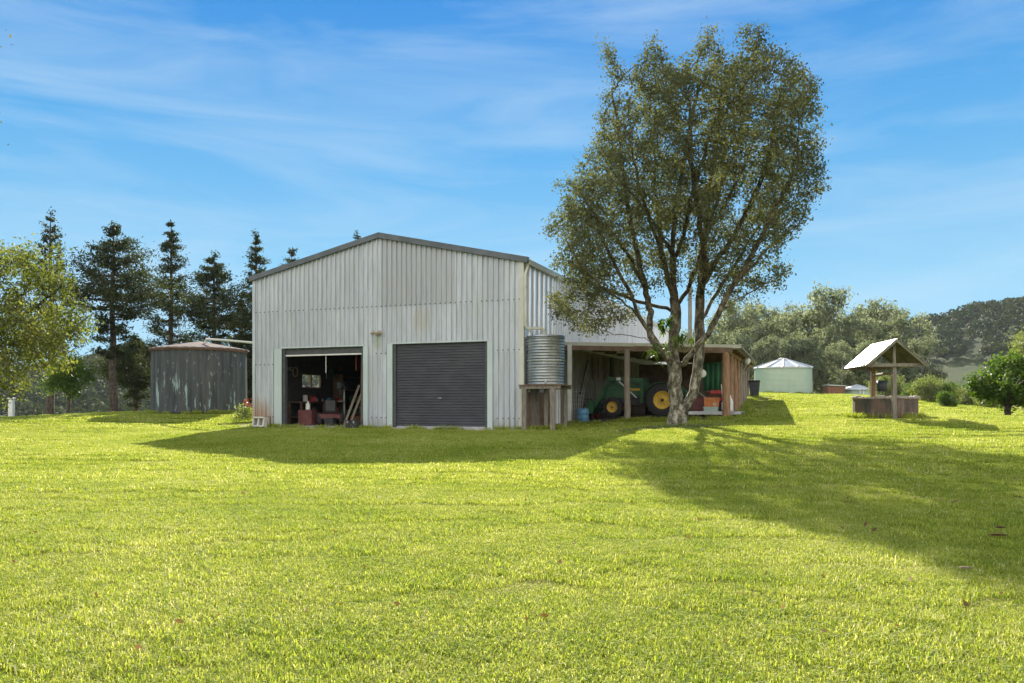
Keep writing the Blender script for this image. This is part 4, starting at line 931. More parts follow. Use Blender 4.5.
# ------------------------------------------------------------------ green tank
c=P(783,393,63); gx,gy=c.x,63.0; gzz=g1(gx,gy)-.1
GT=thing('green_tank','large round pale green corrugated water tank on the lawn beyond the lean-to','water tank',(gx,gy,gzz),.2)
GH=ZC+(HY-366.5)/F*60.6-gzz; GR=2.16; prof=[]
for i in range(22*4+1):
    t=i/88; prof.append((GR+.014*math.sin(i*math.pi/2),t*GH))
mb=MB(); mb.lathe(prof,(0,0,0),64); obj('tank_wall',mb,M['gtank'],GT)
mb=MB(); nr=96
for k in range(nr):
    a0,a1=2*math.pi*k/nr,2*math.pi*(k+1)/nr
    b0=.10*(1 if k%8==0 else 0); b1=.10*(1 if (k+1)%8==0 else 0)
    mb.add([((GR+.07)*math.cos(a0),(GR+.07)*math.sin(a0),GH+b0),((GR+.07)*math.cos(a1),(GR+.07)*math.sin(a1),GH+b1),(.3*math.cos(a1),.3*math.sin(a1),GH+.68+b1*.5),(.3*math.cos(a0),.3*math.sin(a0),GH+.68+b0*.5)],[(0,1,2,3)])
    mb.add([((GR+.07)*math.cos(a0),(GR+.07)*math.sin(a0),GH+b0),((GR+.07)*math.cos(a1),(GR+.07)*math.sin(a1),GH+b1),((GR+.07)*math.cos(a1),(GR+.07)*math.sin(a1),GH-.08),((GR+.07)*math.cos(a0),(GR+.07)*math.sin(a0),GH-.08)],[(3,2,1,0)])
mb.lathe([(.33,GH+.66),(.33,GH+.76),(0,GH+.8)],(0,0,0),20)
obj('roof',mb,M['gtroof'],GT)
# second small tank / shed beyond
c=P(857,394,70); cx_,cy_=c.x,70.0; cz_=g1(cx_,cy_)-.1
T2=thing('low_tank','low pale green round tank with a flat cone lid beyond the well','water tank',(cx_,cy_,cz_))
h2=ZC+(HY-389.5)/F*70-cz_
mb=MB(); mb.lathe([(1.35,0),(1.35,h2)],(0,0,0),36); obj('tank_wall',mb,M['gtank'],T2)
mb=MB(); mb.lathe([(1.5,h2-.04),(1.5,h2),(.2,h2+.42),(0,h2+.45)],(0,0,0),36); obj('lid',mb,M['gtroof'],T2)
mb=MB(); 
for x in (-.35,-.05): mb.tube([(x,-1.38,0),(x,-1.38,h2)],.05,8)
obj('pipe',mb,M['white'],T2)
c=P(834,394,69); mb=MB(); z=g1(c.x,69)-.1; mb.box((c.x,69,z+.45),(1.5,1.0,.9)); sd=thing('pump_box','small rusty pump box with a light lid left of the low tank','pump box',(c.x,69,z)); obj('box_body',mb,M['rust'],sd,True); mb=MB(); mb.box((c.x,69,z+.95),(1.65,1.15,.08),Matrix.Rotation(.05,3,'Y'),.01); obj('lid',mb,M['gtroof'],sd,True)

# ------------------------------------------------------------------ wishing well
wx,wy=12.12,26.0; wz=g1(wx,wy)-.06
WL=thing('wishing_well','wishing well with a stained round concrete ring and a small gabled metal roof','well',(wx,wy,wz))
def mat_ring():
    m,nt,N,L,B=newmat('ring')
    r=ramp(N,[(.35,(.035,.033,.028)),(.46,(.075,.065,.052)),(.56,(.14,.085,.06)),(.7,(.17,.15,.12))]); L.new(noise(N,L,2.4,detail=6,rough=.7,stretch=(1.5,1.5,.35)),r.inputs[0]); L.new(r.outputs[0],B.inputs['Base Color']); B.inputs['Roughness'].default_value=.9
    b=N.new('ShaderNodeBump'); b.inputs['Distance'].default_value=.03; L.new(noise(N,L,14),b.inputs['Height']); L.new(b.outputs[0],B.inputs['Normal']); return m
M['ring']=mat_ring()
WR=.97; rh=ZC+(HY-399)/F*25.5-wz
mb=MB(); mb.lathe([(WR,0),(WR,rh),(WR-.12,rh+.01),(WR-.12,rh-.35),(0,rh-.35)],(0,0,0),26,smooth=False); obj('ring_wall',mb,M['ring'],WL)
for k in range(26):
    a=2*math.pi*(k+.2*random.random())/26; mb=MB(); sz=random.uniform(.10,.20)
    for _ in range(1): mb.box((0,0,0),(sz*1.6,sz*1.0,sz*.6),Matrix.Rotation(a+1.57+random.uniform(-.3,.3),3,'Z')@Matrix.Rotation(random.uniform(-.15,.15),3,'X'),sz*.3)
    mb.v=[(v[0]+(WR-.05)*math.cos(a),v[1]+(WR-.05)*math.sin(a),v[2]+rh+sz*.25) for v in mb.v]
    obj('rim_stone',mb,M['stone'],WL)
pfx,pfy=.4775*24.85,24.85; pbx,pby=.4512*26.9,26.9
zr=ZC+(HY-341)/F*24.85; ze=ZC+(HY-366)/F*25
mb=MB(); mb.box((pfx,pfy,(wz-.1+ze-.02)/2),(.13,.13,ze-.02-wz+.1),None,.015); mb.box((pfx,pfy,(ze+zr)/2-.06),(.08,.08,zr-ze-.08)); obj('post',mb,M['tgrey'],WL,True)
mb=MB(); mb.box((pbx,pby,(wz+ze)/2),(.13,.13,ze-wz),None,.015); mb.box((pbx,pby,(ze+zr)/2-.06),(.08,.08,zr-ze-.08)); obj('post',mb,M['log'],WL,True)
dr_=(Vector((pbx,pby,0))-Vector((pfx,pfy,0))).normalized(); sd_=Vector((dr_.y,-dr_.x,0))
ra=Vector((pfx,pfy,zr))-dr_*.28; rb=Vector((pbx,pby,zr))+dr_*.15; HS=.86
for sg,nm in ((-1,'wroof'),(1,'wroof')):
    dnv=sd_*sg*HS+Vector((0,0,ze-zr)); mb=MB(); vs=[];fs=[]; nn=36; nv=dnv.normalized().cross(dr_); nv=nv if nv.z>0 else -nv
    for i in range(nn+1):
        t=i/nn; h=.012*math.sin(i*math.pi/1.5)
        for s in (-.02,1.03): vs.append(ra+(rb-ra)*t+dnv*s+nv*(h+.045))
    for i in range(nn): fs.append((2*i,2*i+1,2*i+3,2*i+2))
    mb.add(vs,fs); o=obj('roof_sheet',mb,M['wroof'],WL,True); md=o.modifiers.new('t','SOLIDIFY'); md.thickness=.006
    mb=MB()
    for t in (.02,.5,.98):
        mb.bar(ra+(rb-ra)*t,ra+(rb-ra)*t+dnv,.05,.07)
    for s in (.25,.6,.95): mb.bar(ra+dnv*s+nv*.03,rb+dnv*s+nv*.03,.07,.02)
    # lining boards below the sheet
    for j in range(9):
        s=.04+j*.107; mb.bar(ra+dr_*.03+dnv*s+nv*.022,rb-dr_*.03+dnv*s+nv*.022,.11,.012,nv)
    obj('rafter',mb,M['wunder'],WL,True)
mb=MB(); mb.bar(Vector((pfx,pfy-.09,ze+.02))-sd_*.95,Vector((pfx,pfy-.09,ze+.02))+sd_*.95,.05,.1); mb.bar(Vector((pbx,pby+.09,ze+.02))-sd_*.95,Vector((pbx,pby+.09,ze+.02))+sd_*.95,.05,.1); obj('cross_beam',mb,M['tgrey'],WL,True)
mb=MB(); zs_=ze-.22; mb.tube([(pfx,pfy,zs_),(pbx,pby,zs_)],.045,10); mb.tube([(pfx,pfy,zs_),(pfx,pfy-.15,zs_),(pfx-.2,pfy-.17,zs_-.12),(pfx-.2,pfy-.32,zs_-.12)],.015,6); obj('windlass',mb,M['loggrey'],WL,True)
c=P(882,392,26.0); bk=c+Vector((0,0,.02)); mb=MB(); mb.lathe([(.13,0),(.17,.34),(.16,.34),(.12,.03)],bk,18,capb=True); mb.tube([bk+Vector((-.16,0,.33)),bk+Vector((0,0,.5)),bk+Vector((.16,0,.33))],.01,6); mb.tube([bk+Vector((0,0,.5)),Vector((bk.x,bk.y,zs_))],.012,6); solo('well_bucket',mb,M['bin'],'dark bucket hanging on a rope inside the wishing well','bucket',tuple(bk))

# pole behind lean-to
q=P(690,300,62); z=g1(q.x,q.y)-.2; mb=MB(); mb.tube([(q.x,q.y,z),(q.x,q.y,ZC+(HY-284)/F*62)],[.17,.14],12); pl=thing('timber_pole','pale timber pole standing behind the shed and lean-to','pole',(q.x,q.y,z)); obj('pole_shaft',mb,M['tgrey'],pl,True)
# fence post left
c=P(11.5,418,38); c.z=g1(c.x,c.y)-.1
mb=MB(); mb.box((c.x,c.y,c.z+.52),(.22,.22,1.0),None,.02); mb.box((c.x,c.y,c.z+1.04),(.27,.27,.05),None,.01); solo('fence_post',mb,M['white'],'white square fence post at the edge of the lawn under the left tree','post',tuple(c))

# ------------------------------------------------------------------ trees
def colonize(att,nodes,par,step,infl,kill,maxit,rng,up=0.0):
    nodes=[np.array(n,float) for n in nodes]; par=list(par); att=np.array(att); 
    N_=np.array(nodes); near=np.empty(len(att),int); dist=np.full(len(att),1e9)
    for ch in range(0,len(att),500):
        d=((att[ch:ch+500,None]-N_[None])**2).sum(-1); near[ch:ch+500]=d.argmin(1); dist[ch:ch+500]=np.sqrt(d.min(1))
    alive=dist>kill
    for it in range(maxit):
        act=alive&(dist<infl)
        if not act.any(): break
        idx=near[act]; P_=np.array(nodes); dv=att[act]-P_[idx]; dv/=np.linalg.norm(dv,axis=1)[:,None]+1e-9
        u,inv=np.unique(idx,return_inverse=True); acc=np.zeros((len(u),3)); np.add.at(acc,inv,dv)
        acc/=np.linalg.norm(acc,axis=1)[:,None]+1e-9; acc+=rng.normal(0,.22,acc.shape); acc[:,2]+=up; acc/=np.linalg.norm(acc,axis=1)[:,None]+1e-9
        new=P_[u]+acc*step; s0=len(nodes)
        nodes+= list(new); par+= list(u)
        ai=np.where(alive)[0]; d=np.sqrt(((att[ai,None]-new[None])**2).sum(-1)); m=d.min(1); am=d.argmin(1); b=m<dist[ai]
        dist[ai[b]]=m[b]; near[ai[b]]=s0+am[b]; alive=alive&(dist>kill)
        if len(nodes)>16000: break
    return np.array(nodes),np.array(par)
def radii(par,rtip,ex,rmin_base=None):
    n=len(par); w=np.zeros(n); ch=np.zeros(n,int)
    for i in range(n):
        if par[i]>=0: ch[par[i]]+=1
    tips=np.zeros(n)
    order=range(n-1,-1,-1)
    for i in order:
        if ch[i]==0: w[i]=rtip**ex; tips[i]=1
        if par[i]>=0: w[par[i]]+=w[i]; tips[par[i]]+=tips[i]
    return w**(1/ex),tips,ch
def skel_mesh(nodes,par,rad,sides=6,rmin=0):
    n=len(nodes); kids=[[] for _ in range(n)]
    for i in range(n):
        if par[i]>=0: kids[par[i]].append(i)
    mb=MB(); stack=[i for i in range(n) if par[i]<0]
    while stack:
        s=stack.pop(); chain=[s] if par[s]<0 else [par[s],s]; c=s
        while kids[c]:
            ks=sorted(kids[c],key=lambda k:-rad[k]); c2=ks[0]
            stack+=ks[1:]; chain.append(c2); c=c2
        rr=[rad[k] for k in chain]
        if par[s]>=0: rr[0]=rr[1]
        if max(rr)<rmin or len(chain)<2: continue
        m=8 if max(rr)>.08 else (5 if max(rr)>.03 else 3)
        mb.tube([nodes[k] for k in chain],rr,m,cap=False)
    return mb
def leaf_mesh(name,cen,size,rng,mat,elong=2.0,droop=0.0,rvals=None,updir=None):
    n=len(cen); cen=np.asarray(cen)
    d=rng.normal(size=(n,3)); d[:,2]-=droop; d/=np.linalg.norm(d,axis=1)[:,None]
    if updir is not None: d=d+updir; d/=np.linalg.norm(d,axis=1)[:,None]+1e-9
    e=np.cross(d,rng.normal(size=(n,3))); e/=np.linalg.norm(e,axis=1)[:,None]+1e-9
    s=size*(.6+.8*rng.random(n))[:,None]; L_=d*s/2; W_=e*s/2/elong
    nrm=np.cross(d,e)*s*.12
    V_=np.stack([cen-L_,cen-L_*.1+W_+nrm,cen+L_,cen-L_*.1-W_+nrm],1)
    me=bpy.data.meshes.new(name); me.vertices.add(4*n); me.vertices.foreach_set('co',V_.ravel()); me.loops.add(4*n); me.loops.foreach_set('vertex_index',np.arange(4*n)); me.polygons.add(n); me.polygons.foreach_set('loop_start',np.arange(n)*4); me.update(calc_edges=True)
    at=me.attributes.new('rnd','FLOAT','POINT'); rv=rng.random(n) if rvals is None else rvals; at.data.foreach_set('value',np.repeat(rv,4)); me.materials.append(mat); return me
def link(name,me,parent): 
    o=bpy.data.objects.new(name,me); COL.objects.link(o); o.parent=parent; return o

def resample(paths,step):
    """paths: list of (start_node_ref or None, [points])"""
    nodes=[];par=[];ends={}
    for key,ref,pts in paths:
        if ref is None: prev=-1; cur=None
        else:
            P0=np.array(pts[0]); cand=np.array(nodes); j=int(((cand-P0)**2).sum(1).argmin()); prev=j; pts=[cand[j]]+list(pts[1:])
        pts=[np.array(p) for p in pts]
        if ref is None: nodes.append(pts[0]); par.append(-1); prev=0 if len(nodes)==1 else len(nodes)-1
        for a,b in zip(pts,pts[1:]):
            L_=np.linalg.norm(b-a); k=max(1,int(round(L_/step)))
            for i in range(1,k+1):
                q=a+(b-a)*i/k+ (RNG.normal(0,.02,3) if i<k else 0); nodes.append(q); par.append(prev); prev=len(nodes)-1
    return nodes,par

def hero():
    D0=26.2; rng=np.random.default_rng(5)
    base=P(681,428,D0); base.z=g1(base.x,base.y)
    t=thing('tree','tall spreading tree with pale lichen bark and twin stems in front of the lean-to','tree',base)
    def Q(px,py,dd=0): return tuple(P(px,py,D0+dd)-base)
    paths=[
     ('L',None,[(-.1,0,-.15),Q(677,408),Q(675.5,392),Q(674,365),Q(674,339,.1),Q(676,313,.2),Q(673,286,.3),Q(672,250,.3),Q(676,200,.2),Q(688,140,0),Q(700,80,0)]),
     ('R','L',[Q(679,415),Q(688,402,-.15),Q(694,392,-.25),Q(698,365,-.3),Q(699.5,347,-.3),Q(699.5,313,-.2),Q(701,273,0),Q(707,210,.2),Q(718,130,.5),Q(730,70,.6)]),
     ('B','L',[Q(673,368),Q(658.6,349.6,-.4),Q(650.7,336,-.6),Q(640,318,-.8),Q(631,294,-1),Q(619,273,-1.3),Q(603,240,-1.6),Q(590,200,-1.8)]),
     ('B2','B',[Q(653,337,-.6),Q(650,325,-.3),Q(648,299.5,0),Q(640,268,.2),Q(628,210,.5),Q(620,140,.8),Q(612,90,.9)]),
     ('LOW','B',[Q(661,346,-.4),Q(645,338,-1.0),Q(632,336,-1.4),Q(614,335,-1.9),Q(593,326,-2.3),Q(572,313,-2.5),Q(560,300,-2.6)]),
     ('LO2','L',[Q(676,311,.2),Q(660,307,.6),Q(645,303,1),Q(619,294,1.5),Q(593,284,2),Q(572,262,2.4)]),
     ('RR','L',[Q(675,368),Q(684,364,-.3),Q(695.5,349.6,-.8),Q(708.6,334,-1.1),Q(719,313,-1.4),Q(729.7,291,-1.6),Q(740,276,-1.8),Q(765,230,-2),Q(790,180,-2)]),
     ('UR','L',[Q(676,308,.2),Q(687.6,291,.5),Q(695.5,270,.8),Q(712,215,1.3),Q(738,140,1.8),Q(745,80,1.9)]),
     ('R2','R',[Q(700,325,-.2),Q(712,300,.5),Q(728,275,1.1),Q(750,240,1.8),Q(775,205,2.4),Q(800,170,2.6)]),
     ('BK','L',[Q(673,300,.3),Q(668,280,1),Q(660,240,2),Q(655,180,2.8),Q(655,120,3)]),
     ('FR','R',[Q(700,300,-.1),Q(706,270,-.9),Q(700,220,-1.9),Q(690,160,-2.7),Q(690,110,-2.8)]),
     ('X1','L',[Q(675,300,.2),Q(665,270,-.5),Q(655,235,-1.1),Q(640,190,-1.6),Q(632,150,-1.7)]),
     ('X2','B',[Q(640,318,-.8),Q(622,300,-1.5),Q(600,285,-2.2),Q(578,262,-2.8),Q(566,240,-3)]),
     ('X3','L',[Q(673,265,.3),Q(684,235,-.4),Q(690,200,-1),Q(703,160,-1.5),Q(715,120,-1.6)]),
     ('X4','R',[Q(701,290,0),Q(716,262,.2),Q(735,235,.3),Q(752,200,.4),Q(770,160,.4),Q(775,110,.4)]),
     ('X5','L',[Q(672,255,.3),Q(655,225,1),Q(638,200,1.5),Q(615,175,2),Q(600,150,2.2)]),
     ('X6','R',[Q(704,240,.1),Q(720,215,1),Q(738,180,1.8),Q(755,140,2.2)]),
     ('X7','B2',[Q(645,290,.05),Q(633,262,-.3),Q(615,235,-.4),Q(596,215,-.4),Q(580,190,-.3)]),
     ('X8','RR',[Q(729,293,-1.6),Q(748,270,-1),Q(768,248,-.4),Q(790,232,.2)]),
     ('RD','RR',[Q(719,313,-1.4),Q(740,298,-1.2),Q(762,285,-1),Q(778,280,-.8)]),
    ]
    nodes,par=resample(paths,.24)
    poly=[(597,50),(605,38),(614,46),(618,70),(626,84),(634,78),(640,48),(650,38),(662,58),(672,72),(680,58),(692,60),(697,36),(706,30),(714,44),(722,64),(732,62),(736,32),(748,20),(758,30),(766,52),(774,38),(784,62),(794,78),(806,72),(814,92),(812,112),(822,128),(824,150),(816,168),(826,190),(822,212),(806,222),(800,238),(786,242),(782,254),(792,270),(786,296),(772,308),(758,290),(746,304),(733,318),(722,300),(708,280),(690,300),(672,284),(655,296),(640,285),(624,293),(612,316),(596,334),(574,334),(552,318),(546,300),(564,290),(550,268),(543,244),(545,215),(554,200),(550,184),(572,176),(580,156),(594,146),(594,124),(602,112),(600,96),(612,86),(606,70)]
    poly=np.array(poly,float)
    # attractor clouds: clumps
    att=[]
    lo,hi=poly.min(0),poly.max(0)
    while len(att)<7500:
        q=rng.uniform(lo,hi,(2000,2)); d=poly_out(q,poly); k=d<-1.0; q=q[k]; d=-d[k]
        for (px,py),e in zip(q,d):
            half=min(4.2,.35+ .075*e*1.0); half=min(half, 4.0*math.sqrt(max(.05,1-((px-690)/165)**2)))
            u=rng.uniform(-1,1); dd=u*half
            p=P(px,py,D0)-base; p=np.array(p); p[1]+=dd
            # hollow underside: fewer leaves low in the middle
            dens=1.0
            if py>200: dens=max(.48,1-(py-200)/110) if 610<px<745 else max(.45,1-(py-200)/200)
            if abs(u)<.45 and py>110: dens*=.5
            nz=mn.noise(Vector((p[0]*.8,p[1]*.8,p[2]*.8)))
            if nz<-.06: dens*=.07
            if px>745 and 40<py<230: dens*=1.2
            if rng.random()<dens: att.append(p)
            if len(att)>=7500: break
    n,pr_=colonize(att,nodes,par,.22,3.5,.30,90,rng,.05)
    rad,tips,ch=radii(pr_,.0074,2.12)
    rad=np.minimum(rad,.31)
    rad[:len(nodes)]=np.minimum(rad[:len(nodes)]*1.28,.30)
    # base flare
    for i in range(len(n)):
        if n[i][2]<.9 and rad[i]>.15: rad[i]*=1+.35*(1-n[i][2]/.9)**2
    hand=np.arange(len(n))<len(nodes)
    mb=skel_mesh(n,pr_,rad); obj('trunk',mb,M['bark'],t)
    fine=np.where((tips<=4)&(~hand)|((tips<=2)&(n[:,2]>3.5)))[0]
    cen=[]
    per=26
    c=np.repeat(n[fine],per,axis=0)+rng.normal(0,.125,(len(fine)*per,3))
    cl=np.repeat(rng.random(len(fine)),per); rv=np.clip(.5*cl+.5*rng.random(len(c)),0,1)
    link('crown',leaf_mesh('crown',c,.098,rng,M['leafhero'],2.0,.5,rv),t)
    # orchid / fern clump in the fork
    c0=np.array(Q(656,352,-.8)); m=[]
    cc=[];dd=[]
    fm=MB()
    for k in range(30):
        a=rng.uniform(0,6.28); l=rng.uniform(.22,.5); w=.03; dx=Vector((math.cos(a),math.sin(a),0)); o_=Vector(c0+rng.normal(0,.14,3)); sgn=rng.uniform(.2,1)
        p0=o_; p1=o_+dx*l*.5+Vector((0,0,l*.35*sgn)); p2=o_+dx*l+Vector((0,0,-l*.5)); s=Vector((-dx.y,dx.x,0))*w
        fm.add([p0-s*.4,p0+s*.4,p1-s,p1+s,p2],[(0,1,3,2),(2,3,4)])
    for cpt,nn_ in ((Q(664,330,-.6),34),(Q(683,345,-.7),26)):
        for k in range(nn_):
            a=rng.uniform(0,6.28); l=rng.uniform(.25,.5); w=.04; dx=Vector((math.cos(a),math.sin(a),0)); o_=Vector(np.array(cpt)+rng.normal(0,.12,3))
            p1=o_+dx*l*.4+Vector((0,0,l*.6)); p2=o_+dx*l+Vector((0,0,l*.5)); s=Vector((-dx.y,dx.x,0))*w
            fm.add([o_-s*.4,o_+s*.4,p1-s,p1+s,p2],[(0,1,3,2),(2,3,4)])
    fn=fm; 
    wv=[(v[0]+base.x,v[1]+base.y,v[2]+base.z) for v in fm.v]; fm.v=wv
    o=solo('staghorn_fern',fm,M['leafgreen'],'bright green fern growing in the lower fork of the big tree','fern')
    at=o.data.attributes.new('rnd','FLOAT','POINT'); at.data.foreach_set('value',rng.random(len(o.data.vertices)))
hero()

def gen_tree(name,H,cw,seed,mat,bark,natt,nleaf,lsize,crown_lo=.3,elong=2.2,shape=None,lean=0,forks=4,rt=.012,droop=.5,clump=.5,spread=.22,parent=None,blob=(16,.14,.27)):
    """generic broadleaf: returns (trunk mesh obj, crown mesh obj) in local coords"""
    rng=np.random.default_rng(seed); step=H/40
    paths=[('T',None,[(0,0,-.3),(lean*.2,0,H*.15),(lean*.5,0,H*.35),(lean*.9,0,H*.6),(lean,0,H*.8)])]
    for k in range(forks):
        a=2*math.pi*(k+rng.random()*.6)/forks; z=H*rng.uniform(.15,.45); r=cw*.5*rng.uniform(.5,.8)
        x0=lean*z/H; paths.append((str(k),'T',[(x0,0,z),(x0+r*.45*math.cos(a),r*.45*math.sin(a),z+H*.17),(x0+r*math.cos(a),r*math.sin(a),z+H*rng.uniform(.25,.4))]))
    nodes,par=resample(paths,step)
    att=[]; 
    blobs=[(rng.uniform(-.5,.5)*cw*.75+lean,rng.uniform(-.5,.5)*cw*.75,H*rng.uniform(crown_lo+.08,.9),rng.uniform(blob[1],blob[2])*cw) for _ in range(blob[0])]+[(lean,0,H*.86,cw*.2)]
    while len(att)<natt:
        b=blobs[rng.integers(len(blobs))]; p=rng.normal(0,1,3); p/=np.linalg.norm(p); p*=b[3]*rng.random()**.4; p[2]*=.8; p+=b[:3]
        hf=(p[2]/H-crown_lo)/(1-crown_lo)
        if hf<0 or hf>1: continue
        rmax=cw*.5*(shape(hf) if shape else math.sqrt(max(0,1-(2*hf-.85)**2/1.4)))
        if math.hypot(p[0]-lean,p[1])<rmax*1.05: att.append(p)
    n,pr_=colonize(att,nodes,par,step*.9,H,step*1.4,60,rng,.02)
    rad,tips,ch=radii(pr_,rt,2.3); hand=np.arange(len(n))<len(nodes)
    mb=skel_mesh(n,pr_,rad)
    fine=np.where(((tips<=3)&(~hand)))[0]
    per=max(1,int(nleaf/len(fine))); c=np.repeat(n[fine],per,axis=0)+rng.normal(0,spread,(len(fine)*per,3))
    cl=np.repeat(rng.random(len(fine)),per); rv=np.clip(.55*cl+.45*rng.random(len(c)),0,1)
    return mb,leaf_mesh('crown',c,lsize,rng,mat,elong,droop,rv)
def tree_thing(name,label,cat,loc,built,bark,rz=0,sc=1,group=None):
    t=thing(name,label,cat,loc,rz,group); t.scale=(sc,)*3
    mb,me=built; obj('trunk',mb,bark,t); link('crown',me,t); return t

# ---- conifers on the left
def pine(H,seed,prof,tiers,dens=1.0,droop=.0,up=.35,gap=None,lsize=.26,tuft=.2,r0=.22,lo=.2):
    rng=np.random.default_rng(seed); mb=MB(); k=10
    mb.tube([(rng.normal(0,.03),rng.normal(0,.03),-.3+(H+.2)*i/k) for i in range(k+1)],[r0*(1-i/k)**.8+.015 for i in range(k+1)],10)
    cen=[];dirs=[]
    for t in range(tiers):
        hf=lo+(1-lo)*(t+.3*rng.random())/tiers; z=H*hf; nb=int(rng.integers(5,8)); L_=prof(hf)
        if L_<.15: L_=.15
        a0=rng.random()*6.28
        for b in range(nb):
            if rng.random()<(.12 if hf>.55 else .4): continue
            z=H*hf+rng.normal(0,.12); l=L_*rng.uniform(.5,1.15); a=a0+6.283*b/nb+rng.normal(0,.15); dx=np.array([math.cos(a),math.sin(a),0])
            pts=[]; m=7
            for i in range(m+1):
                s=i/m; pts.append(dx*l*s+np.array([0,0,z-droop*l*math.sin(s*1.8)*.6+up*l*s*s]))
            mb.tube(pts,[max(.008,.045*(1-i/m)*(l/2+.3)) for i in range(m+1)],4,cap=False)
            nl=int(170*dens*l/2)+10
            s=rng.random(nl)**.45; s=.3+.7*s; cp=rng.random(4)*.6+.4; s=np.where(rng.random(nl)<.6,np.clip(cp[rng.integers(0,4,nl)]+rng.normal(0,.06,nl),0,1),s)
            idx=np.clip((s*m).astype(int),0,m-1); fr=(s*m-idx)[:,None]; pa=np.array(pts); c=pa[idx]*(1-fr)+pa[idx+1]*fr
            w=tuft*.62*(.45+s)*(l/1.6+.3)
            c=c+rng.normal(0,1,(nl,3))*w[:,None]*np.array([1,1,.55])
            cen.append(c); dirs.append(np.tile(dx*.8+np.array([0,0,.35]),(nl,1)))
    top=np.array([[0,0,H-.1]])+rng.normal(0,.12,(30,3)); cen.append(top); dirs.append(np.tile([0,0,1.],(30,1)))
    c=np.concatenate(cen); d=np.concatenate(dirs)
    return mb,leaf_mesh('crown',c,lsize,rng,M['leafpine'],3.2,0,None,d*.6)
def profA(w): return lambda h: w*(1-h)**.75*(.35+.65*min(1,(h-.1)*4))
def profB(w): return lambda h: w*max(.12,math.sin(min(1,(h-.3)/.7)*math.pi*.86+.5))*(1 if h>.5 else .55) if h>.3 else w*.25
def place_pine(px,ytop,D,label,kind,seed,w,group='tall conifers behind the old tank'):
    x=(px-CX)/F*D; gzv=g1(x,D); H=ZC+(HY-ytop)/F*D-gzv
    if kind=='A': b=pine(H,seed,profA(w),24,1.15,.35,.42,lo=.2,lsize=.2,tuft=.26)
    elif kind=='C': b=pine(H,seed,profA(w),15,.7,.15,.75,lo=.3,lsize=.2,tuft=.2)
    else: b=pine(H,seed,profB(w),19,1.35,.2,.3,lo=.3,tuft=.26,lsize=.2)
    return tree_thing('pine_tree',label,'tree',(x,D,gzv),b,M['barkdark'],seed,1,group)
place_pine(51,212,48,'open topped conifer with a thin spire rising behind the yellow green tree','C',21,2.6)
place_pine(113,223,45,'tall conifer with a broad round dark crown and long bare trunk','B',22,2.9)
place_pine(171,221,52,'narrow pointed conifer rising behind the left half of the old tank','A',23,2.8)
place_pine(214,253,50,'round topped dense conifer directly behind the old tank','B',24,2.4)
place_pine(256,232,54,'pointed conifer rising behind the left corner of the shed','A',25,2.5)
place_pine(292,249,66,'dark conifer top showing over the left slope of the shed roof','B',26,2.6)
place_pine(357,232,80,'conifer tip barely showing over the shed roof near the ridge','B',27,2.6)
place_pine(241,300,58,'lower dark conifer filling the gap between old tank and shed','A',28,3.0)
place_pine(136,335,58,'short dark conifer beside the trunk of the round crowned conifer','B',29,2.4)

# yellow-green tree, left edge
def sh1(h): return math.sqrt(max(0,1-(1.7*h-.75)**2))
x,y=-17.6,24.0; b=gen_tree('t',7.0,8.8,41,M['leafyel'],None,1900,52000,.115,.1,2.2,None,0,7,.010,.7,spread=.17,blob=(38,.07,.15))
tree_thing('tree','airy yellow green tree leaning in from the left edge of the photo','tree',(x,y,g1(x,y)),b,M['bark'],1.0)
b=gen_tree('t',3.2,2.6,42,M['leafgreen'],None,300,6000,.12,.3,2,None,0,4,.01,.5,spread=.16)
x=(69-CX)/F*42; tree_thing('small_tree','small dark green tree below the yellow green tree at the lawn edge','tree',(x,42,g1(x,42)),b,M['barkdark'],0)
# tall tree outside the left edge whose sprig shows in the top corner
x,y=-12.75,15.0; b=gen_tree('t',12.9,5.4,43,M['leafhero'],None,700,16000,.085,.45,2.2,None,0,5,.009,.5,spread=.2)
tree_thing('tree','tall tree just outside the left edge with one sprig in the top corner','tree',(x,y,g1(x,y)),b,M['bark'],2.0)

# ---- gum trees right and behind
gums=[gen_tree('g',13,8.0,60+i,M['leafgum'],None,480,7800,.34,[.12,.25,.15,.3][i],2.6,None,[0,.8,-.6,.3][i],6,.016,.9,spread=.30,blob=(34,.065,.13)) for i in range(4)]
protos=[]
gl_=[ # px, ytop, D, variant, scale-width, label
 (728,296,84,0,'grey green gum tree right behind the big tree crown'),
 (752,300,90,1,'gum tree rising above the left side of the green tank'),
 (778,306,80,2,'gum tree standing behind the middle of the green tank'),
 (800,302,92,3,'gum tree rising just right of the green tank roof peak'),
 (824,283,88,0,'tallest gum tree with a thin open top between green tank and well'),
 (845,312,80,1,'gum tree behind the low tank'),
 (862,304,96,2,'gum tree rising over the left slope of the well roof'),
 (884,296,90,3,'gum tree with an open top directly above the well roof ridge'),
 (903,312,84,0,'gum tree rising right of the well roof'),
 (918,335,78,1,'lower gum tree at the right end of the gum row'),
 (700,322,95,2,'gum tree seen through the big tree between its limbs'),
 (812,330,74,2,'short gum tree in front of the tall one beside the green tank'),
 (842,340,74,0,'short gum tree behind the well roof left eave'),
 (872,338,73,1,'short gum tree showing under the well roof'),
 (905,350,70,3,'short gum tree right of the well post'),
 (768,334,73,1,'short gum tree behind the left half of the green tank'),
 (790,336,76,0,'short gum tree behind the right half of the green tank'),
 (740,330,78,3,'short gum tree between the lean-to roof and the green tank'),
]
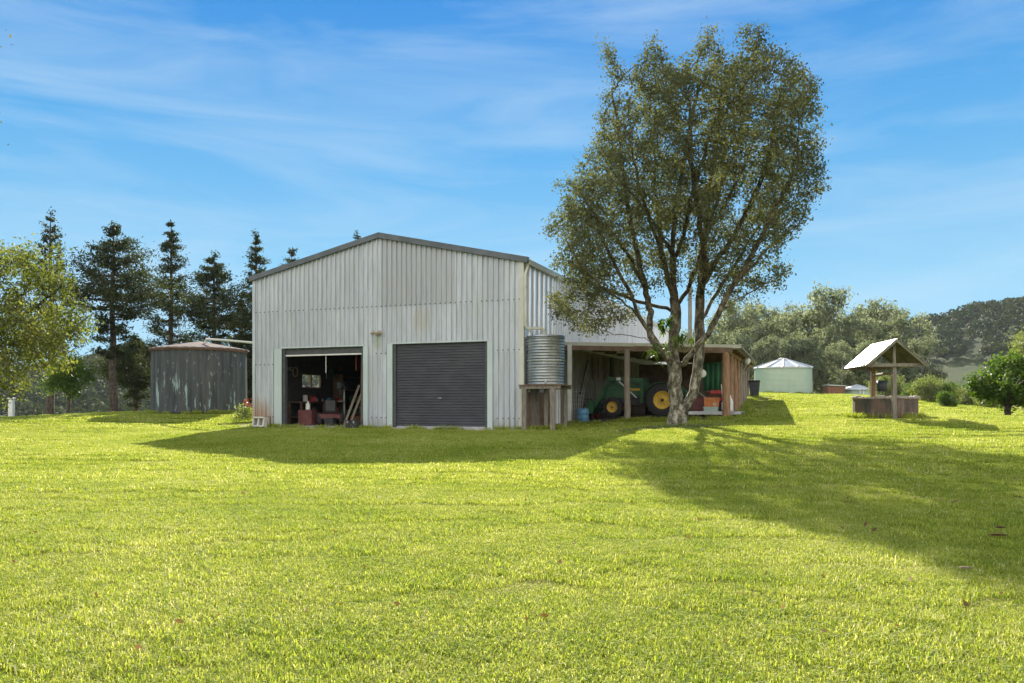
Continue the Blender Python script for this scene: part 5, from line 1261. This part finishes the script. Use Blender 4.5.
for i,(px,yt,D,v,lb) in enumerate(gl_):
    x=(px-CX)/F*D; z=g1(x,D); H=ZC+(HY-yt)/F*D-z; sc=H/12.6
    if v>=len(protos) or protos[v] is None:
        while len(protos)<=v: protos.append(None)
        t=tree_thing('gum_tree',lb,'tree',(x,D,z),gums[v],M['barkgum'],i*1.3,sc,'gum trees beyond the lawn'); protos[v]=t
    else: t=dup(protos[v],(x,D,z),i*1.3,sc,lb,'gum trees beyond the lawn')

# shrubs on the right brow
b=gen_tree('s',2.45,3.1,71,M['leafgreen'],None,420,6500,.14,.12,1.8,None,.25,7,.012,.3,spread=.13,blob=(24,.08,.16))
x=(1000-CX)/F*31; t=tree_thing('citrus_tree','rounded glossy green small tree on the lawn edge at the right','tree',((1007-CX)/F*31,31,g1((1007-CX)/F*31,31)),b,M['barkdark'],.4,1.0)
b=gen_tree('s',4.4,3.0,72,M['leafpale'],None,500,12000,.12,.25,2.4,None,0,5,.01,.6,spread=.18)
x=(1044-CX)/F*38; tree_thing('tree','pale leafed tree cut by the right edge behind the citrus tree','tree',(x,38,g1(x,38)),b,M['barkgum'],0)
shr=gen_tree('s',2.2,3.2,73,M['leafpale'],None,350,7000,.15,.05,2.2,None,0,5,.01,.5,spread=.2)
shr2=gen_tree('s',2.2,3.0,74,M['leafgreen'],None,350,7000,.14,.05,2.0,None,0,5,.01,.5,spread=.2)
sp_=[(930,378,50,0,'pale shrub behind the right side of the well ring'),(952,384,49,1,'green shrub on the brow between the well and the citrus tree'),(972,386,47,0,'pale shrub just left of the citrus tree'),(915,384,54,1,'green shrub directly right of the well ring'),(990,392,44,0,'low pale shrub hidden behind the citrus tree'),(886,375,58,0,'pale shrub seen through the well posts'),(945,396,42,1,'low bright shrub at the lawn edge right of the well')]
p0=p1=None
for i,(px,yt,D,v,lb) in enumerate(sp_):
    x=(px-CX)/F*D; z=g1(x,D); H=max(.8,ZC+(HY-yt)/F*D-z); sc=H/2.1
    pr=p0 if v==0 else p1
    if pr is None:
        t=tree_thing('shrub',lb,'shrub',(x,D,z),shr if v==0 else shr2,M['barkgum'],i,sc,'shrubs on the lawn edge')
        if v==0:p0=t
        else:p1=t
    else: dup(pr,(x,D,z),i*1.1,sc,lb,'shrubs on the lawn edge')
# flower shrub by old tank
x=(246-CX)/F*33.5; z=g1(x,33.5); fl=thing('flower_bush','small pale bush with red flowers between the old tank and the shed','bush',(x,33.5,z))
rng=np.random.default_rng(9); c=rng.normal(0,1,(900,3))*np.array([.22,.2,.17])+np.array([0,0,.3]); link('foliage',leaf_mesh('foliage',c,.09,rng,M['leafpale'],2),fl)
c=rng.normal(0,1,(45,3))*np.array([.06,.06,.13])+np.array([.05,0,.72]); link('flower',leaf_mesh('flower',c,.09,rng,M['flower'],1.3),fl)
# fallen leaves on the lawn
for i,(px,py,D,s,mt,lb) in enumerate(((998,536,0,.11,'rust','curled red brown leaf lying on the shaded lawn near the right edge'),(966,569,0,.08,'wood','pale dry leaf lying on the shaded lawn near the right edge'),(1000,528,0,.07,'maroon','small dark leaf lying behind the curled red brown leaf'))):
    D=8.0
    for _ in range(8):
        x=(px-CX)/F*D; D=(ZC-g1(x,D)-.04)*F/(py-HY)
    x=(px-CX)/F*D; z=g1(x,D)+.045; mb=MB(); pts=[(-1,0,.1),(-.4,.35,.3),(.4,.38,.25),(1,0,.0),(.4,-.35,.3),(-.4,-.33,.35)]
    mb.add([(x+s*a,D+s*b*.8,z+s*c_*.6) for a,b,c_ in pts]+[(x,D,z-.005)],[(6,k,(k+1)%6) for k in range(6)]); solo('fallen_leaf',mb,M[mt],lb,'leaf')

def litter():
    g=np.random.default_rng(21); pts=[]
    while len(pts)<420:
        if g.random()<.55: x=5.3+g.normal(0,3.2); y=23.5+g.normal(0,4.5)
        else: y=g.uniform(4.5,24); x=g.uniform(-.64,.64)*y
        if poly_out(np.array([[x,y]]),FOOT)[0]<.3: continue
        pts.append((x,y))
    p=np.array(pts); z=gz(p)+.03+g.random(len(p))*.02
    me=leaf_mesh('leaf_litter',np.column_stack([p,z]),.055,g,M['litter'],1.8); me.update()
    o=bpy.data.objects.new('leaf_litter',me); COL.objects.link(o); o['kind']='stuff'; o['label']='dry brown leaves scattered over the lawn'; o['category']='leaf litter'
    # broad leaved weeds
    def weed(name,rad,n,size,mat,seed,hh):
        g2=np.random.default_rng(seed); rr=rad*np.sqrt(g2.random(n)); a=g2.random(n)*6.283
        c=np.column_stack([rr*np.cos(a),rr*np.sin(a),.015+g2.random(n)*hh*(1-rr/rad*.6)]); return bpy.data.objects.new(name,leaf_mesh(name,c,size,g2,mat,1.25))
    q=np.array([(5.2+g.normal(0,.75),25.0+g.normal(0,.45)) for _ in range(34)]); scatter('pale_weeds','pale ground cover around the foot of the big tree',np.column_stack([q,gz(q)]).tolist(),weed('pale_clump',.28,110,.055,M['leafpale'],4,.14),.6,1.2)
M['litter']=mat_leaf('leaf_dry',[(.10,.05,.025),(.18,.10,.05),(.28,.18,.09),(.36,.27,.16)],.2,.7,.2,1)
litter()
# more stored goods in the lean-to
def shed_item(name,cat,px,D,mat,label,build):
    c=P(px,420,D); c.z=gl2(c.x,c.y); mb=MB(); build(mb,c); solo(name,mb,M[mat],label,cat,tuple(c))
def ty(mb,c):
    for k in range(3): mb.lathe([(.17,.0),(.30,.0),(.33,.05),(.33,.13),(.30,.18),(.17,.18)],c+Vector((.02*k,0,.185*k)),24)
for k in range(3):
    c=P(735-13.5,420,33.4); c.z=gl2(c.x,c.y)+.185*k; mb=MB(); mb.lathe([(.17,.0),(.30,.0),(.33,.05),(.33,.13),(.30,.18),(.17,.18),(.17,0)],c+Vector((.03*k,0,0)),24); solo('tyre',mb,M['rubber'],['old tyre at the bottom of the pile behind the trailer','old tyre in the middle of the pile behind the trailer','old tyre on top of the pile behind the trailer'][k],'tyre',tuple(c),'tyres piled behind the trailer')
c=P(696,420,34.5); c.z=gl2(c.x,c.y); ld=thing('ladder','grey ladder leaning on the dark back wall behind the tree trunk','ladder',c,TH)
for x in(-.2,.2):
    mb=MB(); mb.bar((x,0,0),(x,.5,2.2),.04,.07); obj('rail',mb,M['tgrey'],ld)
for k in range(7):
    mb=MB(); mb.bar((-.2,.06+.066*k,.28*(k+1)-.02),(.2,.06+.066*k,.28*(k+1)-.02),.03,.03); obj('rung',mb,M['tgrey'],ld)
shed_item('timber_stack','timber',640,34.5,'loggrey','stack of grey timber lengths on the dirt behind the tractor',lambda mb,c:[mb.box(c+RZ@Vector((.0+.02*(i%3),.13*(i%4),.05+.1*(i//4))),(2.2-.15*(i%3),.11,.08),RZ@Matrix.Rotation(.03*(i%5-2),3,'Z')) for i in range(12)])
shed_item('fuel_can','can',596,33.6,'red','red fuel can beside the loader bucket against the wall',lambda mb,c:(mb.box(c+Vector((0,0,.2)),(.3,.18,.36),RZ,.04),mb.tube([c+Vector((-.08,0,.38)),c+Vector((-.06,0,.45)),c+Vector((.08,0,.45)),c+Vector((.1,0,.38))],.014,6)))
shed_item('oil_drum','drum',652,33.5,'black','tall black oil drum standing behind the tractor seat',lambda mb,c:mb.lathe([(.28,0),(.29,.02),(.285,.29),(.3,.3),(.285,.31),(.285,.6),(.3,.61),(.285,.62),(.29,.88),(.27,.9),(.0,.88)],c,28))
shed_item('work_table','table',709,34.2,'timber','rough timber table behind the green cloth carrying small tins',lambda mb,c:(mb.box(c+Vector((0,0,.82)),(1.5,.6,.05),RZ),[mb.box(c+RZ@Vector((x,y,.4)),(.07,.07,.8),RZ) for x in(-.68,.68) for y in(-.24,.24)]))
for k,(mt,lb) in enumerate((('red','red tin at the left end of the rough table'),('steel','bare steel tin in the middle of the rough table'),('blue','blue tin at the right end of the rough table'))):
    c=P(709,420,34.2); c.z=gl2(c.x,c.y)+.85; c=c+RZ@Vector((-.5+.5*k,-.1,0)); mb=MB(); mb.lathe([(.09,0),(.09,.2),(.1,.21),(.09,.22),(.0,.22)],c,18); solo('tin',mb,M[mt],lb,'tin',tuple(c))

# ------------------------------------------------------------------ far wood on the hills
def wood():
    rng=np.random.default_rng(77); n=15000
    ang=rng.uniform(-.85,.95,n); D=rng.uniform(230,900,n)**1; x=ang*D; p=np.column_stack([x,D]); z=gz(p)-ZC
    el=z/D; right=ang>.28
    nz=np.array([mn.noise(Vector((a*.008,b*.008,3))) for a,b in p])
    keep=np.where(right,(el>.040+.012*nz)&(D<760),(nz>-.12)&(D<800))
    meadow=right&(ang>.50)&(ang<.63)&(el<.052)
    keep&=~meadow
    keep&=~((ang>.1)&(ang<.2))
    p=p[keep]; z=z[keep]; 
    if len(p)>5200: k=rng.permutation(len(p))[:5200]; p=p[k]; z=z[k]
    cen=[];rv=[]
    for (a,b),zz in zip(p,z):
        m=80; h=rng.uniform(6,11); w=rng.uniform(2.6,4.6); u=rng.normal(0,1,(m,3)); u/=np.linalg.norm(u,axis=1)[:,None]; u*=rng.uniform(.7,1,(m,1))
        u[:,2]=u[:,2]*.75
        cen.append(np.array([a,b,zz+ZC+h*.62])+u*np.array([w,w,h*.42])); rv.append(np.clip(rng.random()*.7+rng.random(m)*.3,0,1))
    c=np.concatenate(cen); me=leaf_mesh('far_wood',c,1.5,rng,M['leafwood'],1.3,0,np.concatenate(rv)); o=bpy.data.objects.new('far_wood',me); COL.objects.link(o); o['kind']='stuff'; o['label']='dark olive woodland covering the far hillsides'; o['category']='woodland'
wood()
# far houses on the left
for i,(px,py,D,w,lb) in enumerate(((133,369,330,8,'distant house with a pale roof between the conifer trunks'),(88,352,420,9,'distant pale roofed house on the left hillside'))):
    best=None
    for D_ in range(130,820,6):
        x_=(px-CX)/F*D_; z_=g1(x_,D_); yy=HY-(z_-ZC)/D_*F
        e_=abs(yy-(py+4.5*F/D_))
        if best is None or e_<best[0]: best=(e_,x_,D_,z_)
    _,x,D,z=best
    hs=thing('distant_house',lb,'house',(x,D,z-.3),.2)
    mb=MB(); mb.box((0,0,1.5),(w,6,3.0)); obj('wall',mb,M['timber'],hs)
    mb=MB(); mb.add([(-w/2-.4,-3.5,2.9),(w/2+.4,-3.5,2.9),(w/2+.4,3.5,2.9),(-w/2-.4,3.5,2.9),(-w/2+.5,0,4.9),(w/2-.5,0,4.9)],[(0,1,5,4),(2,3,4,5),(1,2,5),(3,0,4)]); obj('roof',mb,M['roofm'],hs)
    for xx in (-w*.2,w*.25):
        mb=MB(); mb.box((xx,-3.03,1.7),(1.4,.06,1.1)); obj('window',mb,M['chard'],hs)

# ------------------------------------------------------------------ light, sky, camera
sun_dir=Vector((-.045,1,.555)).normalized(); el=math.asin(sun_dir.z)
sl=bpy.data.lights.new('sun','SUN'); sl.energy=5.0; sl.angle=R(.53); sl.color=(1,.93,.82); so=bpy.data.objects.new('sun',sl); COL.objects.link(so)
so.rotation_euler=sun_dir.to_track_quat('Z','Y').to_euler()
FILL_CLOUD=(7.2,7.1,7.1)
W=bpy.data.worlds.new('World'); SC.world=W; W.use_nodes=True; N=W.node_tree.nodes; L=W.node_tree.links
sk=N.new('ShaderNodeTexSky'); sk.sky_type='NISHITA'; sk.sun_disc=False; sk.sun_elevation=el; sk.sun_rotation=math.atan2(sun_dir.x,sun_dir.y)
sk.dust_density=.15; sk.ozone_density=2.5; sk.air_density=1.0; sk.altitude=200
bg=N['Background']; bg.inputs[1].default_value=.10
tcw=N.new('ShaderNodeTexCoord'); mp=N.new('ShaderNodeMapping'); mp.inputs['Scale'].default_value=(1.5,1.5,10); mp.inputs['Location'].default_value=(3.1,.4,1.7); mp.inputs['Rotation'].default_value=(0,R(12),0); L.new(tcw.outputs['Generated'],mp.inputs[0])
nz=N.new('ShaderNodeTexNoise'); nz.inputs['Scale'].default_value=1.5; nz.inputs['Detail'].default_value=8; nz.inputs['Roughness'].default_value=.58; nz.inputs['Distortion'].default_value=.6; L.new(mp.outputs[0],nz.inputs[0])
r=ramp(N,[(.42,(0,0,0)),(.80,(1,1,1))]); L.new(nz.outputs[0],r.inputs[0])
mu=N.new('ShaderNodeMath'); mu.operation='MULTIPLY'; mu.inputs[1].default_value=.55; L.new(r.outputs[0],mu.inputs[0])
sep=N.new('ShaderNodeSeparateXYZ'); L.new(tcw.outputs['Generated'],sep.inputs[0])
gr=ramp(N,[(0,(1.7,2.8,3.35)),(.14,(1.0,2.35,3.3)),(.30,(.36,1.62,3.1)),(.46,(.07,.98,2.75)),(1,(.10,.8,2.4))]); L.new(sep.outputs[2],gr.inputs[0])
nt_=mixc(N,L,sk.outputs[0],(.25,.5,.8),1,'MULTIPLY')
c0_=mixc(N,L,gr.outputs[0],nt_,.05)
c1_=mixc(N,L,c0_,(2.3,3.0,3.6),mu.outputs[0])
# added bright cloud in the unseen sky behind the camera, filling the shaded front
n2=N.new('ShaderNodeTexNoise'); n2.inputs['Scale'].default_value=2.2; n2.inputs['Detail'].default_value=7; L.new(tcw.outputs['Generated'],n2.inputs[0])
bk_=N.new('ShaderNodeMath'); bk_.operation='MULTIPLY_ADD'; bk_.inputs[1].default_value=-1.5; bk_.inputs[2].default_value=-.28; L.new(sep.outputs[1],bk_.inputs[0])
b2_=N.new('ShaderNodeMath'); b2_.use_clamp=True; L.new(bk_.outputs[0],b2_.inputs[0]); L.new(n2.outputs[0],b2_.inputs[1])
SKYC=mixc(N,L,c1_,FILL_CLOUD,b2_.outputs[0])
L.new(SKYC,bg.inputs[0])
cam=bpy.data.cameras.new('camera'); cam.sensor_width=36; cam.lens=F/1024*36; cam.shift_y=(HY-341.5)/1024; cam.clip_end=9000; cam.clip_start=.1
co=bpy.data.objects.new('camera',cam); COL.objects.link(co); co.location=(0,0,ZC); co.rotation_euler=(R(90),0,0); SC.camera=co
SC.view_settings.view_transform='Standard'; SC.view_settings.look='None'; SC.view_settings.gamma=1; SC.view_settings.exposure=1.4
SC.cycles.use_denoising=True; SC.cycles.max_bounces=8; SC.cycles.transparent_max_bounces=8

mb=MB(); mb.box((0,300,70),(2400,2000,220)); hz_=obj('haze',mb,bpy.data.materials.new('haze')); hz_['kind']='stuff'; hz_['label']='thin pale air haze'; hm=hz_.data.materials[0]; hm.use_nodes=True; hn=hm.node_tree.nodes
hn.remove(hn['Principled BSDF']); pv=hn.new('ShaderNodeVolumePrincipled'); pv.inputs['Color'].default_value=(.82,.9,1,1); pv.inputs['Density'].default_value=.00008; pv.inputs['Anisotropy'].default_value=.0
hm.node_tree.links.new(pv.outputs[0],hn['Material Output'].inputs['Volume'])
